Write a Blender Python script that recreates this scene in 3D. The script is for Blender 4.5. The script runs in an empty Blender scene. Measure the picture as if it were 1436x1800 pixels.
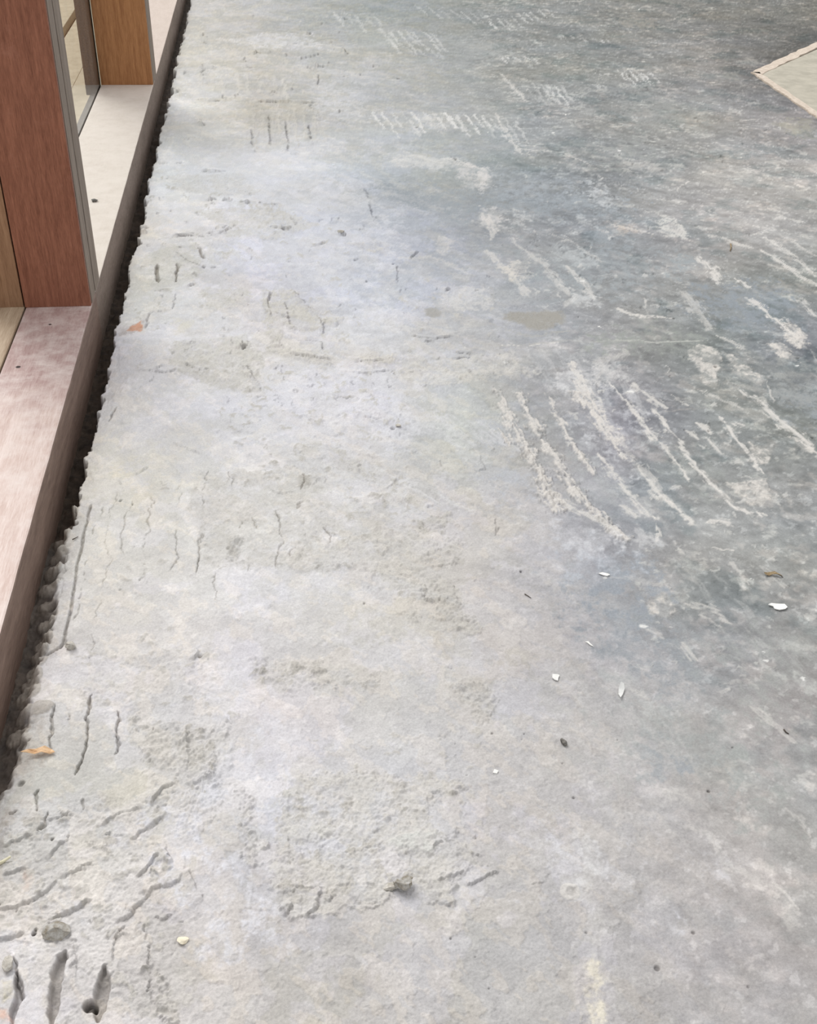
import bpy, bmesh, math, random
import numpy as np
from mathutils import Matrix, Vector

C = bpy.context.scene.collection
S = bpy.context.scene
rng = np.random.default_rng(7)
random.seed(7)

# ------------------------------------------------------------------ camera
F_PX, CAM_H = 1924.58, 1.10
R = np.array([[0.99273618, -0.11776848, 0.0246062],
              [-0.04758047, -0.57215278, -0.81876571],
              [0.11050329, 0.81164757, -0.57360024]])
cam_d = bpy.data.cameras.new('camera')
cam = bpy.data.objects.new('camera', cam_d); C.objects.link(cam)
M = Matrix(((R[0, 0], -R[1, 0], -R[2, 0], 0), (R[0, 1], -R[1, 1], -R[2, 1], 0),
            (R[0, 2], -R[1, 2], -R[2, 2], CAM_H), (0, 0, 0, 1)))
cam.matrix_world = M
cam_d.sensor_fit = 'HORIZONTAL'; cam_d.sensor_width = 36
cam_d.lens = 36 * F_PX / 1436
cam_d.clip_start = 0.02; cam_d.clip_end = 200
S.camera = cam

# ------------------------------------------------------------------ light
w = bpy.data.worlds.new('overcast_sky'); S.world = w; w.use_nodes = True
w.node_tree.nodes['Background'].inputs[0].default_value = (0.985, 0.985, 0.985, 1)
w.node_tree.nodes['Background'].inputs[1].default_value = 0.78
sd = bpy.data.lights.new('sky_glow', 'SUN'); sd.energy = 2.95; sd.angle = math.radians(34)
sd.color = (1.0, 0.985, 0.965)
so = bpy.data.objects.new('sky_glow', sd); C.objects.link(so)
so.rotation_euler = Vector((-0.42, 0.95, 1.05)).to_track_quat('Z', 'Y').to_euler()
S.view_settings.view_transform = 'Standard'; S.view_settings.look = 'None'
S.view_settings.gamma = 1; S.view_settings.use_curve_mapping = False
S.view_settings.exposure = 0.0

# ------------------------------------------------------------------ helpers
def P(x, y, z=0.0):
    """ray through photo point (x, y), met with the horizontal plane at height z"""
    d = R.T @ np.array([x - 718.0, y - 900.0, F_PX])
    t = (z - CAM_H) / d[2]
    return np.array([d[0] * t, d[1] * t, z])

def lin(c):
    c = np.asarray(c, dtype=np.float64) / 255.0
    return np.where(c <= 0.04045, c / 12.92, ((c + 0.055) / 1.055) ** 2.4)

def tag(o, label=None, cat=None, group=None, kind=None):
    if label: o['label'] = label
    if cat: o['category'] = cat
    if group: o['group'] = group
    if kind: o['kind'] = kind
    return o

def obj(name, me, mat, parent=None):
    o = bpy.data.objects.new(name, me); C.objects.link(o)
    if mat: me.materials.append(mat)
    if parent: o.parent = parent
    return o

def from_bm(name, bm, mat, parent=None, smooth=False):
    me = bpy.data.meshes.new(name); bm.to_mesh(me); bm.free()
    if smooth:
        for p in me.polygons: p.use_smooth = True
    return obj(name, me, mat, parent)

def empty(name, loc=(0, 0, 0)):
    o = bpy.data.objects.new(name, None); C.objects.link(o); o.location = loc
    o.empty_display_size = 0.05
    return o

# numpy value noise on a periodic table
TAB = rng.random((8, 256, 256)).astype(np.float32)
def vn(x, y, k=0):
    xi = np.floor(x); yi = np.floor(y)
    fx = (x - xi).astype(np.float32); fy = (y - yi).astype(np.float32)
    xi = xi.astype(np.int32) & 255; yi = yi.astype(np.int32) & 255
    fx = fx * fx * (3 - 2 * fx); fy = fy * fy * (3 - 2 * fy)
    x1 = (xi + 1) & 255; y1 = (yi + 1) & 255
    T = TAB[k % 8]
    a = T[yi, xi]; b = T[yi, x1]; c = T[y1, xi]; d = T[y1, x1]
    return (a + (b - a) * fx) * (1 - fy) + (c + (d - c) * fx) * fy
def fbm(x, y, wl, octv=3, k=0, rot=0.6, gain=0.5):
    s = 0; a = 1; t = 0; f = 1.0 / wl
    for i in range(octv):
        c, sn = math.cos(rot + i * 1.1), math.sin(rot + i * 1.1)
        s = s + a * vn((x * c - y * sn) * f + 17.3 * (i + 1) + 5.1 * k, (x * sn + y * c) * f + 9.7 * (i + 1), k + i)
        t += a; a *= gain; f *= 2.03
    return s / t
def sst(a, b, x):
    t = np.clip((x - a) / (b - a), 0, 1)
    return t * t * (3 - 2 * t)

# ------------------------------------------------------------------ materials
def nodes(name):
    m = bpy.data.materials.new(name); m.use_nodes = True
    nt = m.node_tree; b = nt.nodes['Principled BSDF']
    return m, nt, b
def N(nt, t, **kw):
    n = nt.nodes.new(t)
    for k, v in kw.items():
        if k.startswith('i_'): n.inputs[k[2:].replace('_', ' ')].default_value = v
        else: setattr(n, k, v)
    return n

def mat_floor():
    m, nt, b = nodes('bare_concrete'); L = nt.links.new
    at = N(nt, 'ShaderNodeAttribute', attribute_name='tint')
    gr = N(nt, 'ShaderNodeAttribute', attribute_name='grain')
    tc = N(nt, 'ShaderNodeNewGeometry')
    n1 = N(nt, 'ShaderNodeTexNoise', i_Scale=330.0, i_Detail=4.0, i_Roughness=0.75)
    n2 = N(nt, 'ShaderNodeTexNoise', i_Scale=1100.0, i_Detail=2.0)
    L(tc.outputs['Position'], n1.inputs['Vector']); L(tc.outputs['Position'], n2.inputs['Vector'])
    mr = N(nt, 'ShaderNodeMapRange'); mr.inputs[1].default_value = 0.25; mr.inputs[2].default_value = 0.75
    mr.inputs[3].default_value = 0.83; mr.inputs[4].default_value = 1.17
    L(n1.outputs['Fac'], mr.inputs[0])
    mx = N(nt, 'ShaderNodeVectorMath', operation='SCALE')
    L(at.outputs['Color'], mx.inputs[0]); L(mr.outputs[0], mx.inputs['Scale'])
    L(mx.outputs[0], b.inputs['Base Color'])
    b.inputs['Roughness'].default_value = 0.78
    b.inputs['Specular IOR Level'].default_value = 0.25
    bp = N(nt, 'ShaderNodeBump', i_Strength=0.55, i_Distance=0.0007)
    bp2 = N(nt, 'ShaderNodeBump', i_Distance=0.0034)
    L(n2.outputs['Fac'], bp.inputs['Height'])
    L(n1.outputs['Fac'], bp2.inputs['Height']); L(gr.outputs['Fac'], bp2.inputs['Strength'])
    L(bp.outputs[0], bp2.inputs['Normal']); L(bp2.outputs[0], b.inputs['Normal'])
    return m

def mat_wood(name, dark, light, grain=(1, 0.06, 1), scale=60, dust=None, dust_lo=0.45, dust_hi=0.7, stain=None, rough=0.6,
             spots=(), side=None):
    """procedural timber: fibres stretched along one axis, optional pale dust and a stain zone along y"""
    m, nt, b = nodes(name); L = nt.links.new
    g = N(nt, 'ShaderNodeNewGeometry')
    mp = N(nt, 'ShaderNodeMapping'); mp.inputs['Scale'].default_value = grain
    L(g.outputs['Position'], mp.inputs['Vector'])
    n1 = N(nt, 'ShaderNodeTexNoise', i_Scale=float(scale), i_Detail=5.0, i_Roughness=0.65, i_Distortion=0.4)
    n2 = N(nt, 'ShaderNodeTexNoise', i_Scale=scale * 7.0, i_Detail=3.0, i_Roughness=0.7)
    L(mp.outputs[0], n1.inputs['Vector']); L(mp.outputs[0], n2.inputs['Vector'])
    ad = N(nt, 'ShaderNodeMath', operation='ADD'); L(n1.outputs['Fac'], ad.inputs[0]); L(n2.outputs['Fac'], ad.inputs[1])
    mr = N(nt, 'ShaderNodeMapRange'); mr.inputs[1].default_value = 0.7; mr.inputs[2].default_value = 1.3
    L(ad.outputs[0], mr.inputs[0])
    c1 = N(nt, 'ShaderNodeMix', data_type='RGBA')
    c1.inputs[6].default_value = (*lin(dark), 1); c1.inputs[7].default_value = (*lin(light), 1)
    L(mr.outputs[0], c1.inputs[0]); col = c1.outputs[2]
    if stain is not None:                      # a redder zone of the board near the post
        sx = N(nt, 'ShaderNodeSeparateXYZ'); L(g.outputs['Position'], sx.inputs[0])
        sr = N(nt, 'ShaderNodeMapRange', interpolation_type='SMOOTHSTEP')
        sr.inputs[1].default_value = stain[1]; sr.inputs[2].default_value = stain[2]
        n3 = N(nt, 'ShaderNodeTexNoise', i_Scale=14.0, i_Detail=4.0); L(g.outputs['Position'], n3.inputs['Vector'])
        ms = N(nt, 'ShaderNodeMath', operation='MULTIPLY_ADD'); L(n3.outputs['Fac'], ms.inputs[0])
        ms.inputs[1].default_value = 0.5; L(sx.outputs['Y'], ms.inputs[2]); L(ms.outputs[0], sr.inputs[0])
        c2 = N(nt, 'ShaderNodeMix', data_type='RGBA'); L(sr.outputs[0], c2.inputs[0]); L(col, c2.inputs[6])
        c3 = N(nt, 'ShaderNodeMix', data_type='RGBA'); L(mr.outputs[0], c3.inputs[0])
        c3.inputs[6].default_value = (*lin(stain[0][0]), 1); c3.inputs[7].default_value = (*lin(stain[0][1]), 1)
        L(c3.outputs[2], c2.inputs[7]); col = c2.outputs[2]
    if dust is not None:
        n4 = N(nt, 'ShaderNodeTexNoise', i_Scale=22.0, i_Detail=6.0, i_Roughness=0.7); L(g.outputs['Position'], n4.inputs['Vector'])
        dr = N(nt, 'ShaderNodeMapRange'); dr.inputs[1].default_value = dust_lo; dr.inputs[2].default_value = dust_hi
        L(n4.outputs['Fac'], dr.inputs[0])
        c4 = N(nt, 'ShaderNodeMix', data_type='RGBA'); L(dr.outputs[0], c4.inputs[0]); L(col, c4.inputs[6])
        c4.inputs[7].default_value = (*lin(dust), 1); col = c4.outputs[2]
    if side is not None:                       # bleaching and dust on the upward face; flanks painted darker to deepen their shade
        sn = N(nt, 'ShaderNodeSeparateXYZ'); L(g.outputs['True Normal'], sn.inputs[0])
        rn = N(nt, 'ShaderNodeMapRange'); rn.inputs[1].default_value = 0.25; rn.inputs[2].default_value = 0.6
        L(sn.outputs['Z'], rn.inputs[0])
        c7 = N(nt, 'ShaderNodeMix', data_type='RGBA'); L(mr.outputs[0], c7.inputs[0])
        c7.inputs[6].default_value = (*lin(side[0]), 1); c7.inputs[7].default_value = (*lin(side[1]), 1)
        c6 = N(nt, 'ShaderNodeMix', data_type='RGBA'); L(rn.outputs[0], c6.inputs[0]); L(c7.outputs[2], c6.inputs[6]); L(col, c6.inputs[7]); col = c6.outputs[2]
    for (px, py, pz, r) in spots:              # small dark nail and knot holes
        vd = N(nt, 'ShaderNodeVectorMath', operation='DISTANCE'); L(g.outputs['Position'], vd.inputs[0])
        vd.inputs[1].default_value = (px, py, pz)
        sr = N(nt, 'ShaderNodeMapRange'); sr.inputs[1].default_value = r; sr.inputs[2].default_value = r * 0.6
        L(vd.outputs['Value'], sr.inputs[0])
        c5 = N(nt, 'ShaderNodeMix', data_type='RGBA'); L(sr.outputs[0], c5.inputs[0]); L(col, c5.inputs[6])
        c5.inputs[7].default_value = (0.03, 0.02, 0.018, 1); col = c5.outputs[2]
    L(col, b.inputs['Base Color'])
    b.inputs['Roughness'].default_value = rough; b.inputs['Specular IOR Level'].default_value = 0.3
    bp = N(nt, 'ShaderNodeBump', i_Strength=0.5, i_Distance=0.0012)
    L(n2.outputs['Fac'], bp.inputs['Height']); L(bp.outputs[0], b.inputs['Normal'])
    return m

def mat_plain(name, c, c2=None, scale=300, rough=0.8, bump=0.0008):
    m, nt, b = nodes(name); L = nt.links.new
    c2 = c2 or c
    g = N(nt, 'ShaderNodeNewGeometry')
    n = N(nt, 'ShaderNodeTexNoise', i_Scale=float(scale), i_Detail=4.0, i_Roughness=0.65); L(g.outputs['Position'], n.inputs['Vector'])
    mr = N(nt, 'ShaderNodeMapRange'); mr.inputs[1].default_value = 0.35; mr.inputs[2].default_value = 0.65
    L(n.outputs['Fac'], mr.inputs[0])
    mx = N(nt, 'ShaderNodeMix', data_type='RGBA'); L(mr.outputs[0], mx.inputs[0])
    mx.inputs[6].default_value = (*lin(c), 1); mx.inputs[7].default_value = (*lin(c2), 1)
    L(mx.outputs[2], b.inputs['Base Color']); b.inputs['Roughness'].default_value = rough
    b.inputs['Specular IOR Level'].default_value = 0.25
    if bump:
        bp = N(nt, 'ShaderNodeBump', i_Strength=0.6, i_Distance=bump)
        L(n.outputs['Fac'], bp.inputs['Height']); L(bp.outputs[0], b.inputs['Normal'])
    return m

def mat_glass():
    m = bpy.data.materials.new('window_glass'); m.use_nodes = True; nt = m.node_tree
    nt.nodes.clear(); L = nt.links.new
    out = N(nt, 'ShaderNodeOutputMaterial'); mix = N(nt, 'ShaderNodeMixShader')
    tr = N(nt, 'ShaderNodeBsdfTransparent'); tr.inputs[0].default_value = (0.95, 0.975, 0.965, 1)
    gl = N(nt, 'ShaderNodeBsdfGlossy'); gl.inputs['Roughness'].default_value = 0.02
    fr = N(nt, 'ShaderNodeFresnel', i_IOR=1.5)
    gg = N(nt, 'ShaderNodeNewGeometry'); iv = N(nt, 'ShaderNodeMath', operation='SUBTRACT'); iv.inputs[0].default_value = 1.0
    L(gg.outputs['Backfacing'], iv.inputs[1]); mu = N(nt, 'ShaderNodeMath', operation='MULTIPLY'); L(fr.outputs[0], mu.inputs[0]); L(iv.outputs[0], mu.inputs[1])
    L(mu.outputs[0], mix.inputs[0]); L(tr.outputs[0], mix.inputs[1]); L(gl.outputs[0], mix.inputs[2])
    L(mix.outputs[0], out.inputs[0])
    return m

FLOOR_M = mat_floor()

# ------------------------------------------------------------------ timber window wall on the left
def board(name, x0, x1, y0, y1, z0, z1, mat, parent, bev=0.003, wob=0.0, seg=40):
    """one plank with eased edges; long planks get a slightly uneven worn arris"""
    bm = bmesh.new()
    bmesh.ops.create_cube(bm, size=1)
    for v in bm.verts:
        v.co = Vector((x0 if v.co.x < 0 else x1, y0 if v.co.y < 0 else y1, z0 if v.co.z < 0 else z1))
    if wob > 0:
        es = [e for e in bm.edges if abs(e.verts[0].co.y - e.verts[1].co.y) > 0.01]
        bmesh.ops.subdivide_edges(bm, edges=es, cuts=seg, use_grid_fill=False)
    es = [e for e in bm.edges if len(e.link_faces) == 2 and e.calc_face_angle(0) > 0.5]
    bmesh.ops.bevel(bm, geom=es, offset=bev, segments=2, profile=0.6, affect='EDGES')
    if wob > 0:
        r = random.Random(int(abs(x0 * 1000)) + 3)
        prof = {}
        for v in bm.verts:
            if v.co.x > x1 - bev * 1.2 and v.co.z > z1 - bev * 1.2:
                k = round(v.co.y, 3)
                if k not in prof: prof[k] = r.uniform(-1, 1) * wob
                v.co.x += prof[k] * 0.6; v.co.z += prof[k] * 0.6 - wob * 0.4
    return from_bm(name, bm, mat, parent)

SX = -0.403
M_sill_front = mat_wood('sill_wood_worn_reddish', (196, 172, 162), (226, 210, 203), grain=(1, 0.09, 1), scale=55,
                        dust=(226, 214, 208), dust_lo=0.45, dust_hi=0.8,
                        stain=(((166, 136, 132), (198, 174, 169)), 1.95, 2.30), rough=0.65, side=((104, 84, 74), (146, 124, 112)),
                        spots=((P(88, 570, .075)[0], P(88, 570, .075)[1], .075, .004), (P(32, 645, .075)[0], P(32, 645, .075)[1], .075, .006)))
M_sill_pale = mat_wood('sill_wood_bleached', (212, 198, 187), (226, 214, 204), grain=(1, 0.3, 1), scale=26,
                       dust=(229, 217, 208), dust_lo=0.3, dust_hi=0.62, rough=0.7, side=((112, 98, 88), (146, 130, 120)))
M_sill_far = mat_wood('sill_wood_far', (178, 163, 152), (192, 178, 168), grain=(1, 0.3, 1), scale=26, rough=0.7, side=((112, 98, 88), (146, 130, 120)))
M_sill_outer = mat_wood('sill_wood_tan', (158, 134, 110), (205, 186, 162), grain=(1, 0.04, 1), scale=90, rough=0.7)
M_face = mat_wood('post_wood_red', (108, 64, 47), (156, 104, 82), grain=(1, 1, 0.07), scale=110, dust=(164, 116, 98), dust_lo=0.60, dust_hi=0.95, rough=0.55)
M_grey = mat_wood('post_wood_grey', (112, 99, 88), (156, 143, 131), grain=(1, 1, 0.05), scale=90, rough=0.75)
M_jamb = mat_wood('jamb_wood_brown', (118, 86, 62), (160, 126, 98), grain=(1, 1, 0.05), scale=90, rough=0.65,
                  spots=((-0.72, 2.29, 0.24, .006),))
M_far = mat_wood('far_post_wood_golden', (136, 88, 52), (184, 132, 88), grain=(1, 1, 0.06), scale=90, rough=0.45)
M_lead = mat_plain('glazing_putty_grey', (96, 92, 92), (122, 118, 118), 200)

win = empty('window_1', (SX, 2.3, 0)); tag(win, kind='structure')
def wchild(o):
    o.matrix_parent_inverse = win.matrix_basis.inverted(); return o
def W(*a, **k): return wchild(board(*a, **k))
ZT = 0.075
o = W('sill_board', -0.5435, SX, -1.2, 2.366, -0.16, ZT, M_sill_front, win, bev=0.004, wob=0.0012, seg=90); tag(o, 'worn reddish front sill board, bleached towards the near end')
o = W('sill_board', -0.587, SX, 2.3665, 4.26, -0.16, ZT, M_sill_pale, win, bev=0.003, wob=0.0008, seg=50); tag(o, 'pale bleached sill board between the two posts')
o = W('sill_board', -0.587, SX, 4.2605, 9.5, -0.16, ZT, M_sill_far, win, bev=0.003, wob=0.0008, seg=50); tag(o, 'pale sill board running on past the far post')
o = W('sill_board', -0.80, -0.5465, -1.2, 2.366, -0.16, ZT + 0.001, M_sill_outer, win, bev=0.003); tag(o, 'tan outer sill board behind the groove')
# near post: red face board, two grey stiles side by side, brown jamb board left of it
post = wchild(empty('post', (SX, 2.36, ZT))); post.parent = win; post.matrix_parent_inverse = win.matrix_basis.inverted()
tag(post, 'near post with a red-brown face and grey sides')
def PB(name, par, *a, **k):
    o = board(name, a[0], a[1], a[2], a[3], a[4], a[5], a[6], par, **k)
    o.matrix_parent_inverse = (win.matrix_basis @ win.matrix_basis.inverted() @ par.matrix_basis).inverted()
    return o
PB('face_board', post, -0.5445, SX - 0.001, 2.290, 2.3015, ZT, 2.35, M_face, bev=0.0015)
PB('stile', post, -0.5445, SX, 2.3060, 2.3610, ZT, 2.35, M_grey, bev=0.002)
PB('stile', post, -0.5445, SX, 2.3710, 2.4430, ZT, 2.35, M_grey, bev=0.002)
M_dark = mat_plain('dark_joint_shade', (34, 26, 22), (48, 38, 32), 120)  # dark strips added in the post gaps to stand for their shade
PB('joint_shade', post, -0.540, SX - 0.0015, 2.3012, 2.3062, ZT, 2.35, M_dark, bev=0.0004)
PB('joint_shade', post, -0.540, SX - 0.0015, 2.3605, 2.3715, ZT, 2.35, M_dark, bev=0.0004)
jb = W('jamb_board', -0.635, -0.5475, 2.292, 2.36, ZT, 2.35, M_jamb, win, bev=0.002); tag(jb, 'lighter brown board left of the red post face')
post2 = empty('post', (SX, 4.26, ZT)); post2.parent = win; post2.matrix_parent_inverse = win.matrix_basis.inverted()
tag(post2, 'far post with a golden brown face')
PB('face_board', post2, -0.5865, SX - 0.001, 4.190, 4.203, ZT, 2.35, M_far, bev=0.0015)
PB('stile', post2, -0.5865, SX, 4.2045, 4.34, ZT, 2.35, M_grey, bev=0.002)
W('glass_pane', -0.5955, -0.5895, 2.37, 4.25, ZT - 0.03, 2.35, mat_glass(), win, bev=0.0005)
W('glazing_bead', -0.634, -0.5965, 4.13, 4.25, ZT - 0.02, 2.35, M_lead, win, bev=0.002)
W('glazing_bead', -0.618, -0.5965, 2.44, 4.13, ZT - 0.06, ZT - 0.012, M_lead, win, bev=0.002)

# paving outside, seen through the pane: two slabs with an open joint
M_pave = mat_plain('outside_paving', (196, 180, 156), (214, 198, 174), 18, bump=0.001)
out = empty('floor_outside', (-1.5, 4, -0.19)); tag(out, kind='structure')
for nm, xa, xb, za, zb, mt in (('paving_slab', -0.966, -0.808, -0.19, -0.11, M_pave), ('paving_slab', -5.5, -1.004, -0.19, -0.11, M_pave),
                               ('joint_bed', -1.003, -0.967, -0.19, -0.15, mat_plain('joint_soil', (70, 56, 44), (96, 80, 66), 80))):
    o = board(nm, xa, xb, -2, 10, za, zb, mt, out, bev=.003); o.matrix_parent_inverse = out.matrix_basis.inverted()
o = board('paving_slab', -0.807, -0.628, 2.40, 10, -0.19, -0.11, M_pave, out, bev=.003); o.matrix_parent_inverse = out.matrix_basis.inverted()

# ------------------------------------------------------------------ FLOOR heightfield
XL = -0.430
def dense(a, b, n): return np.linspace(a, b, n, endpoint=False)
# rows: spacing follows what can be made out, finer near, coarser far
q = np.linspace(0.0, 1.0, 1190)
ya, yb = 0.53, 6.45
inv = 1 / (ya + 0.55) + (1 / (yb + 0.55) - 1 / (ya + 0.55)) * q
yr = 1 / inv - 0.55
yr = np.concatenate([np.linspace(-1.2, ya, 34)[:-1], yr, np.linspace(yb, 9.5, 24)[1:]])
NC, NX = 1060, 40
u = np.concatenate([np.linspace(0, 1, NC) ** 1.05, 1 + (np.linspace(0, 1, NX + 1)[1:])]) 
Rb = 0.30 + 0.461 * np.clip(yr, 0.35, 6.6)
def xof(yrow, uu):
    rb = 0.30 + 0.461 * np.clip(yrow, 0.35, 6.6)
    ui = np.minimum(uu, 1); uo = np.clip(uu - 1, 0, 1)
    return XL + (rb - XL) * ui + (5.6 - rb) * uo
X = xof(yr[:, None], u[None, :]).astype(np.float32)
Y = np.repeat(yr[:, None], len(u), 1).astype(np.float32)
NR, NCOL = X.shape
H = np.zeros_like(X); G = np.zeros_like(X)
# natural wobble applied to every traced outline
WX = (fbm(X, Y, 0.045, 3, 1) - .5) * 0.022 + (fbm(X, Y, 0.008, 2, 2) - .5) * 0.006
WY = (fbm(X, Y, 0.045, 3, 3) - .5) * 0.028 + (fbm(X, Y, 0.008, 2, 4) - .5) * 0.007
XW, YW = X + WX, Y + WY
XS, YS = X + WX * 0.28, Y + WY * 0.28
N_BR = fbm(X, Y, 0.030, 4, 5, gain=0.62)          # breakup
N_FI = fbm(X, Y, 0.007, 3, 6, gain=0.7)           # fine breakup

def block(xa, xb, y0, y1):
    r0 = max(0, np.searchsorted(yr, y0) - 1); r1 = min(NR, np.searchsorted(yr, y1) + 1)
    if r1 <= r0: return None
    xs0, xs1 = X[r0], X[r1 - 1]
    c0 = max(0, min(np.searchsorted(xs0, xa), np.searchsorted(xs1, xa)) - 1)
    c1 = min(NCOL, max(np.searchsorted(xs0, xb), np.searchsorted(xs1, xb)) + 1)
    if c1 <= c0: return None
    return slice(r0, r1), slice(c0, c1)

def wpts(px): return np.array([P(a, b)[:2] for a, b in px])

def poly_dist(px, py, pts, closed=False):
    """unsigned distance, signed side, progress 0..1 along a polyline"""
    n = len(pts); best = np.full(px.shape, 1e9, np.float32); side = np.zeros_like(best); prog = np.zeros_like(best)
    seg = n if closed else n - 1
    for i in range(seg):
        a = pts[i]; b = pts[(i + 1) % n]; d = b - a; L2 = float(d @ d) + 1e-12
        t = np.clip(((px - a[0]) * d[0] + (py - a[1]) * d[1]) / L2, 0, 1)
        dx = px - (a[0] + t * d[0]); dy = py - (a[1] + t * d[1])
        dd = np.sqrt(dx * dx + dy * dy); k = dd < best
        best = np.where(k, dd, best)
        side = np.where(k, np.sign(d[0] * dy - d[1] * dx), side)     # + = left of travel
        prog = np.where(k, (i + t) / seg, prog)
    return best, side, prog

def inside(px, py, pts):
    c = np.zeros(px.shape, bool); n = len(pts)
    for i in range(n):
        x0, y0 = pts[i]; x1, y1 = pts[(i + 1) % n]
        if abs(y1 - y0) < 1e-9: continue
        k = ((y0 > py) != (y1 > py)) & (px < (x1 - x0) * (py - y0) / (y1 - y0) + x0)
        c ^= k
    return c

# ---- base colour field: dust and residue tones with baked-in light and shade, sampled coarsely
GX = [250, 450, 650, 850, 1050, 1250, 1420]
GRID = {
 20: [(186,182,175),(165,164,162),(140,144,142),(125,128,126),(118,119,116),(103,103,99),(105,104,98)],
 120: [(196,195,190),(174,171,165),(166,166,164),(134,136,134),(123,126,124),(129,127,125),(60,60,60)],
 210: [(236,236,236),(167,163,156),(166,167,168),(154,156,156),(127,128,127),(137,137,134),(129,126,127)],
 290: [(236,236,236),(220,220,223),(179,182,185),(138,143,143),(113,117,119),(144,143,140),(157,155,153)],
 400: [(227,221,219),(219,217,224),(177,180,189),(145,147,151),(127,131,135),(163,160,159),(148,148,147)],
 500: [(208,205,202),(203,201,210),(189,191,200),(170,171,175),(134,137,140),(135,135,132),(128,132,130)],
 620: [(224,221,224),(206,201,199),(200,198,200),(177,177,181),(164,161,160),(110,116,116),(122,126,133)],
 740: [(234,232,232),(223,221,225),(205,202,209),(181,183,179),(126,126,135),(131,133,130),(116,119,115)],
 860: [(231,225,212),(232,230,229),(208,206,207),(186,184,185),(161,161,166),(132,135,137),(141,142,142)],
 980: [(222,219,215),(230,228,227),(208,206,205),(204,200,199),(151,152,159),(153,154,155),(130,133,133)],
 1120: [(215,211,209),(214,211,213),(214,210,205),(194,189,184),(173,172,176),(143,145,148),(151,150,148)],
 1280: [(209,207,208),(209,204,204),(205,203,204),(192,190,191),(184,180,180),(163,160,158),(156,151,149)],
 1450: [(195,193,188),(211,210,213),(213,214,221),(196,191,189),(187,184,184),(165,163,164),(163,160,160)],
 1620: [(216,212,211),(182,180,181),(184,181,181),(186,183,180),(186,181,179),(174,169,167),(181,175,172)],
 1800: [(198,193,191),(203,197,189),(185,181,173),(179,177,179),(168,165,163),(164,161,160),(164,161,159)],
}
def project(Xa, Ya):
    cx = R[0, 0] * Xa + R[0, 1] * Ya - R[0, 2] * CAM_H
    cy = R[1, 0] * Xa + R[1, 1] * Ya - R[1, 2] * CAM_H
    cz = np.maximum(R[2, 0] * Xa + R[2, 1] * Ya - R[2, 2] * CAM_H, 0.05)
    return cx / cz * F_PX + 718, cy / cz * F_PX + 900
gy = sorted(GRID)
TBL = np.array([GRID[k] for k in gy], dtype=np.float32)
# each control colour sits at a fixed place on the slab; blend between neighbouring places
XWB = X + (fbm(X, Y, 0.30, 3, 2) - .5) * 0.16; YWB = Y + (fbm(X, Y, 0.30, 3, 7) - .5) * 0.22
pu, pv = project(XWB, YWB)
fi = np.interp(pu, GX, np.arange(len(GX))); fj = np.interp(pv, gy, np.arange(len(gy)))
i0 = np.minimum(fi.astype(int), len(GX) - 2); j0 = np.minimum(fj.astype(int), len(gy) - 2)
ti = (fi - i0)[..., None].astype(np.float32); tj = (fj - j0)[..., None].astype(np.float32)
COL = (TBL[j0, i0] * (1 - ti) + TBL[j0, i0 + 1] * ti) * (1 - tj) + (TBL[j0 + 1, i0] * (1 - ti) + TBL[j0 + 1, i0 + 1] * ti) * tj
del pu, pv, fi, fj, ti, tj, i0, j0, XWB, YWB

# mottling of the slab
BARE = sst(0.05, 0.55, (X - 0.10 - 0.10 * Y))     # right part: trowelled bare slab
m1 = fbm(X, Y, 0.16, 4, 0, gain=0.6) - .5
m2 = fbm(X * 1.0, Y * 1.6, 0.035, 4, 3, gain=0.65) - .5
ca, sa = math.cos(0.62), math.sin(0.62)
XR, YR = X * ca + Y * sa, -X * sa + Y * ca         # trowel sweep direction
m3 = fbm(XR * 4.5, YR, 0.09, 4, 4, rot=0.0, gain=0.7) - .5
COL += (m1 * (16 + 16 * BARE) + m2 * (16 + 26 * BARE) + m3 * (6 + 20 * BARE))[..., None]
m4 = fbm(X, Y, 0.011, 3, 1, gain=0.7) - .5
COL += (m4 * (15 + 8 * BARE))[..., None]
cool = fbm(X, Y, 0.24, 4, 6, gain=0.6) - .5          # drifting cool / warm cast
COL += cool[..., None] * np.array([-7, -2, 7], np.float32)
# thin chalky smears left by the trowel on the bare side
fl = sst(0.60, 0.72, fbm(X, Y * 1.15, 0.042, 5, 7, gain=0.68)) * BARE
COL += fl[..., None] * np.array([26, 25, 23], np.float32) * 1.05
fl2 = sst(0.66, 0.74, fbm(X, Y, 0.012, 3, 2, gain=0.6)) * (0.35 + 0.65 * BARE)
COL += fl2[..., None] * 20
# general relief
H += (fbm(X, Y, 0.25, 2, 5) - .5) * 0.004 + (fbm(X, Y, 0.05, 3, 6) - .5) * 0.0016 * (1 - 0.7 * BARE)
H += (fbm(X, Y, 0.012, 3, 7, gain=0.65) - .5) * 0.0013 * (1 - 0.7 * BARE)
H += (fbm(X, Y, 0.0045, 2, 2, gain=0.7) - .5) * 0.0014 * (1 - 0.75 * BARE) * sst(4.5, 1.5, Y)
G += 0.24 - 0.10 * BARE
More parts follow.
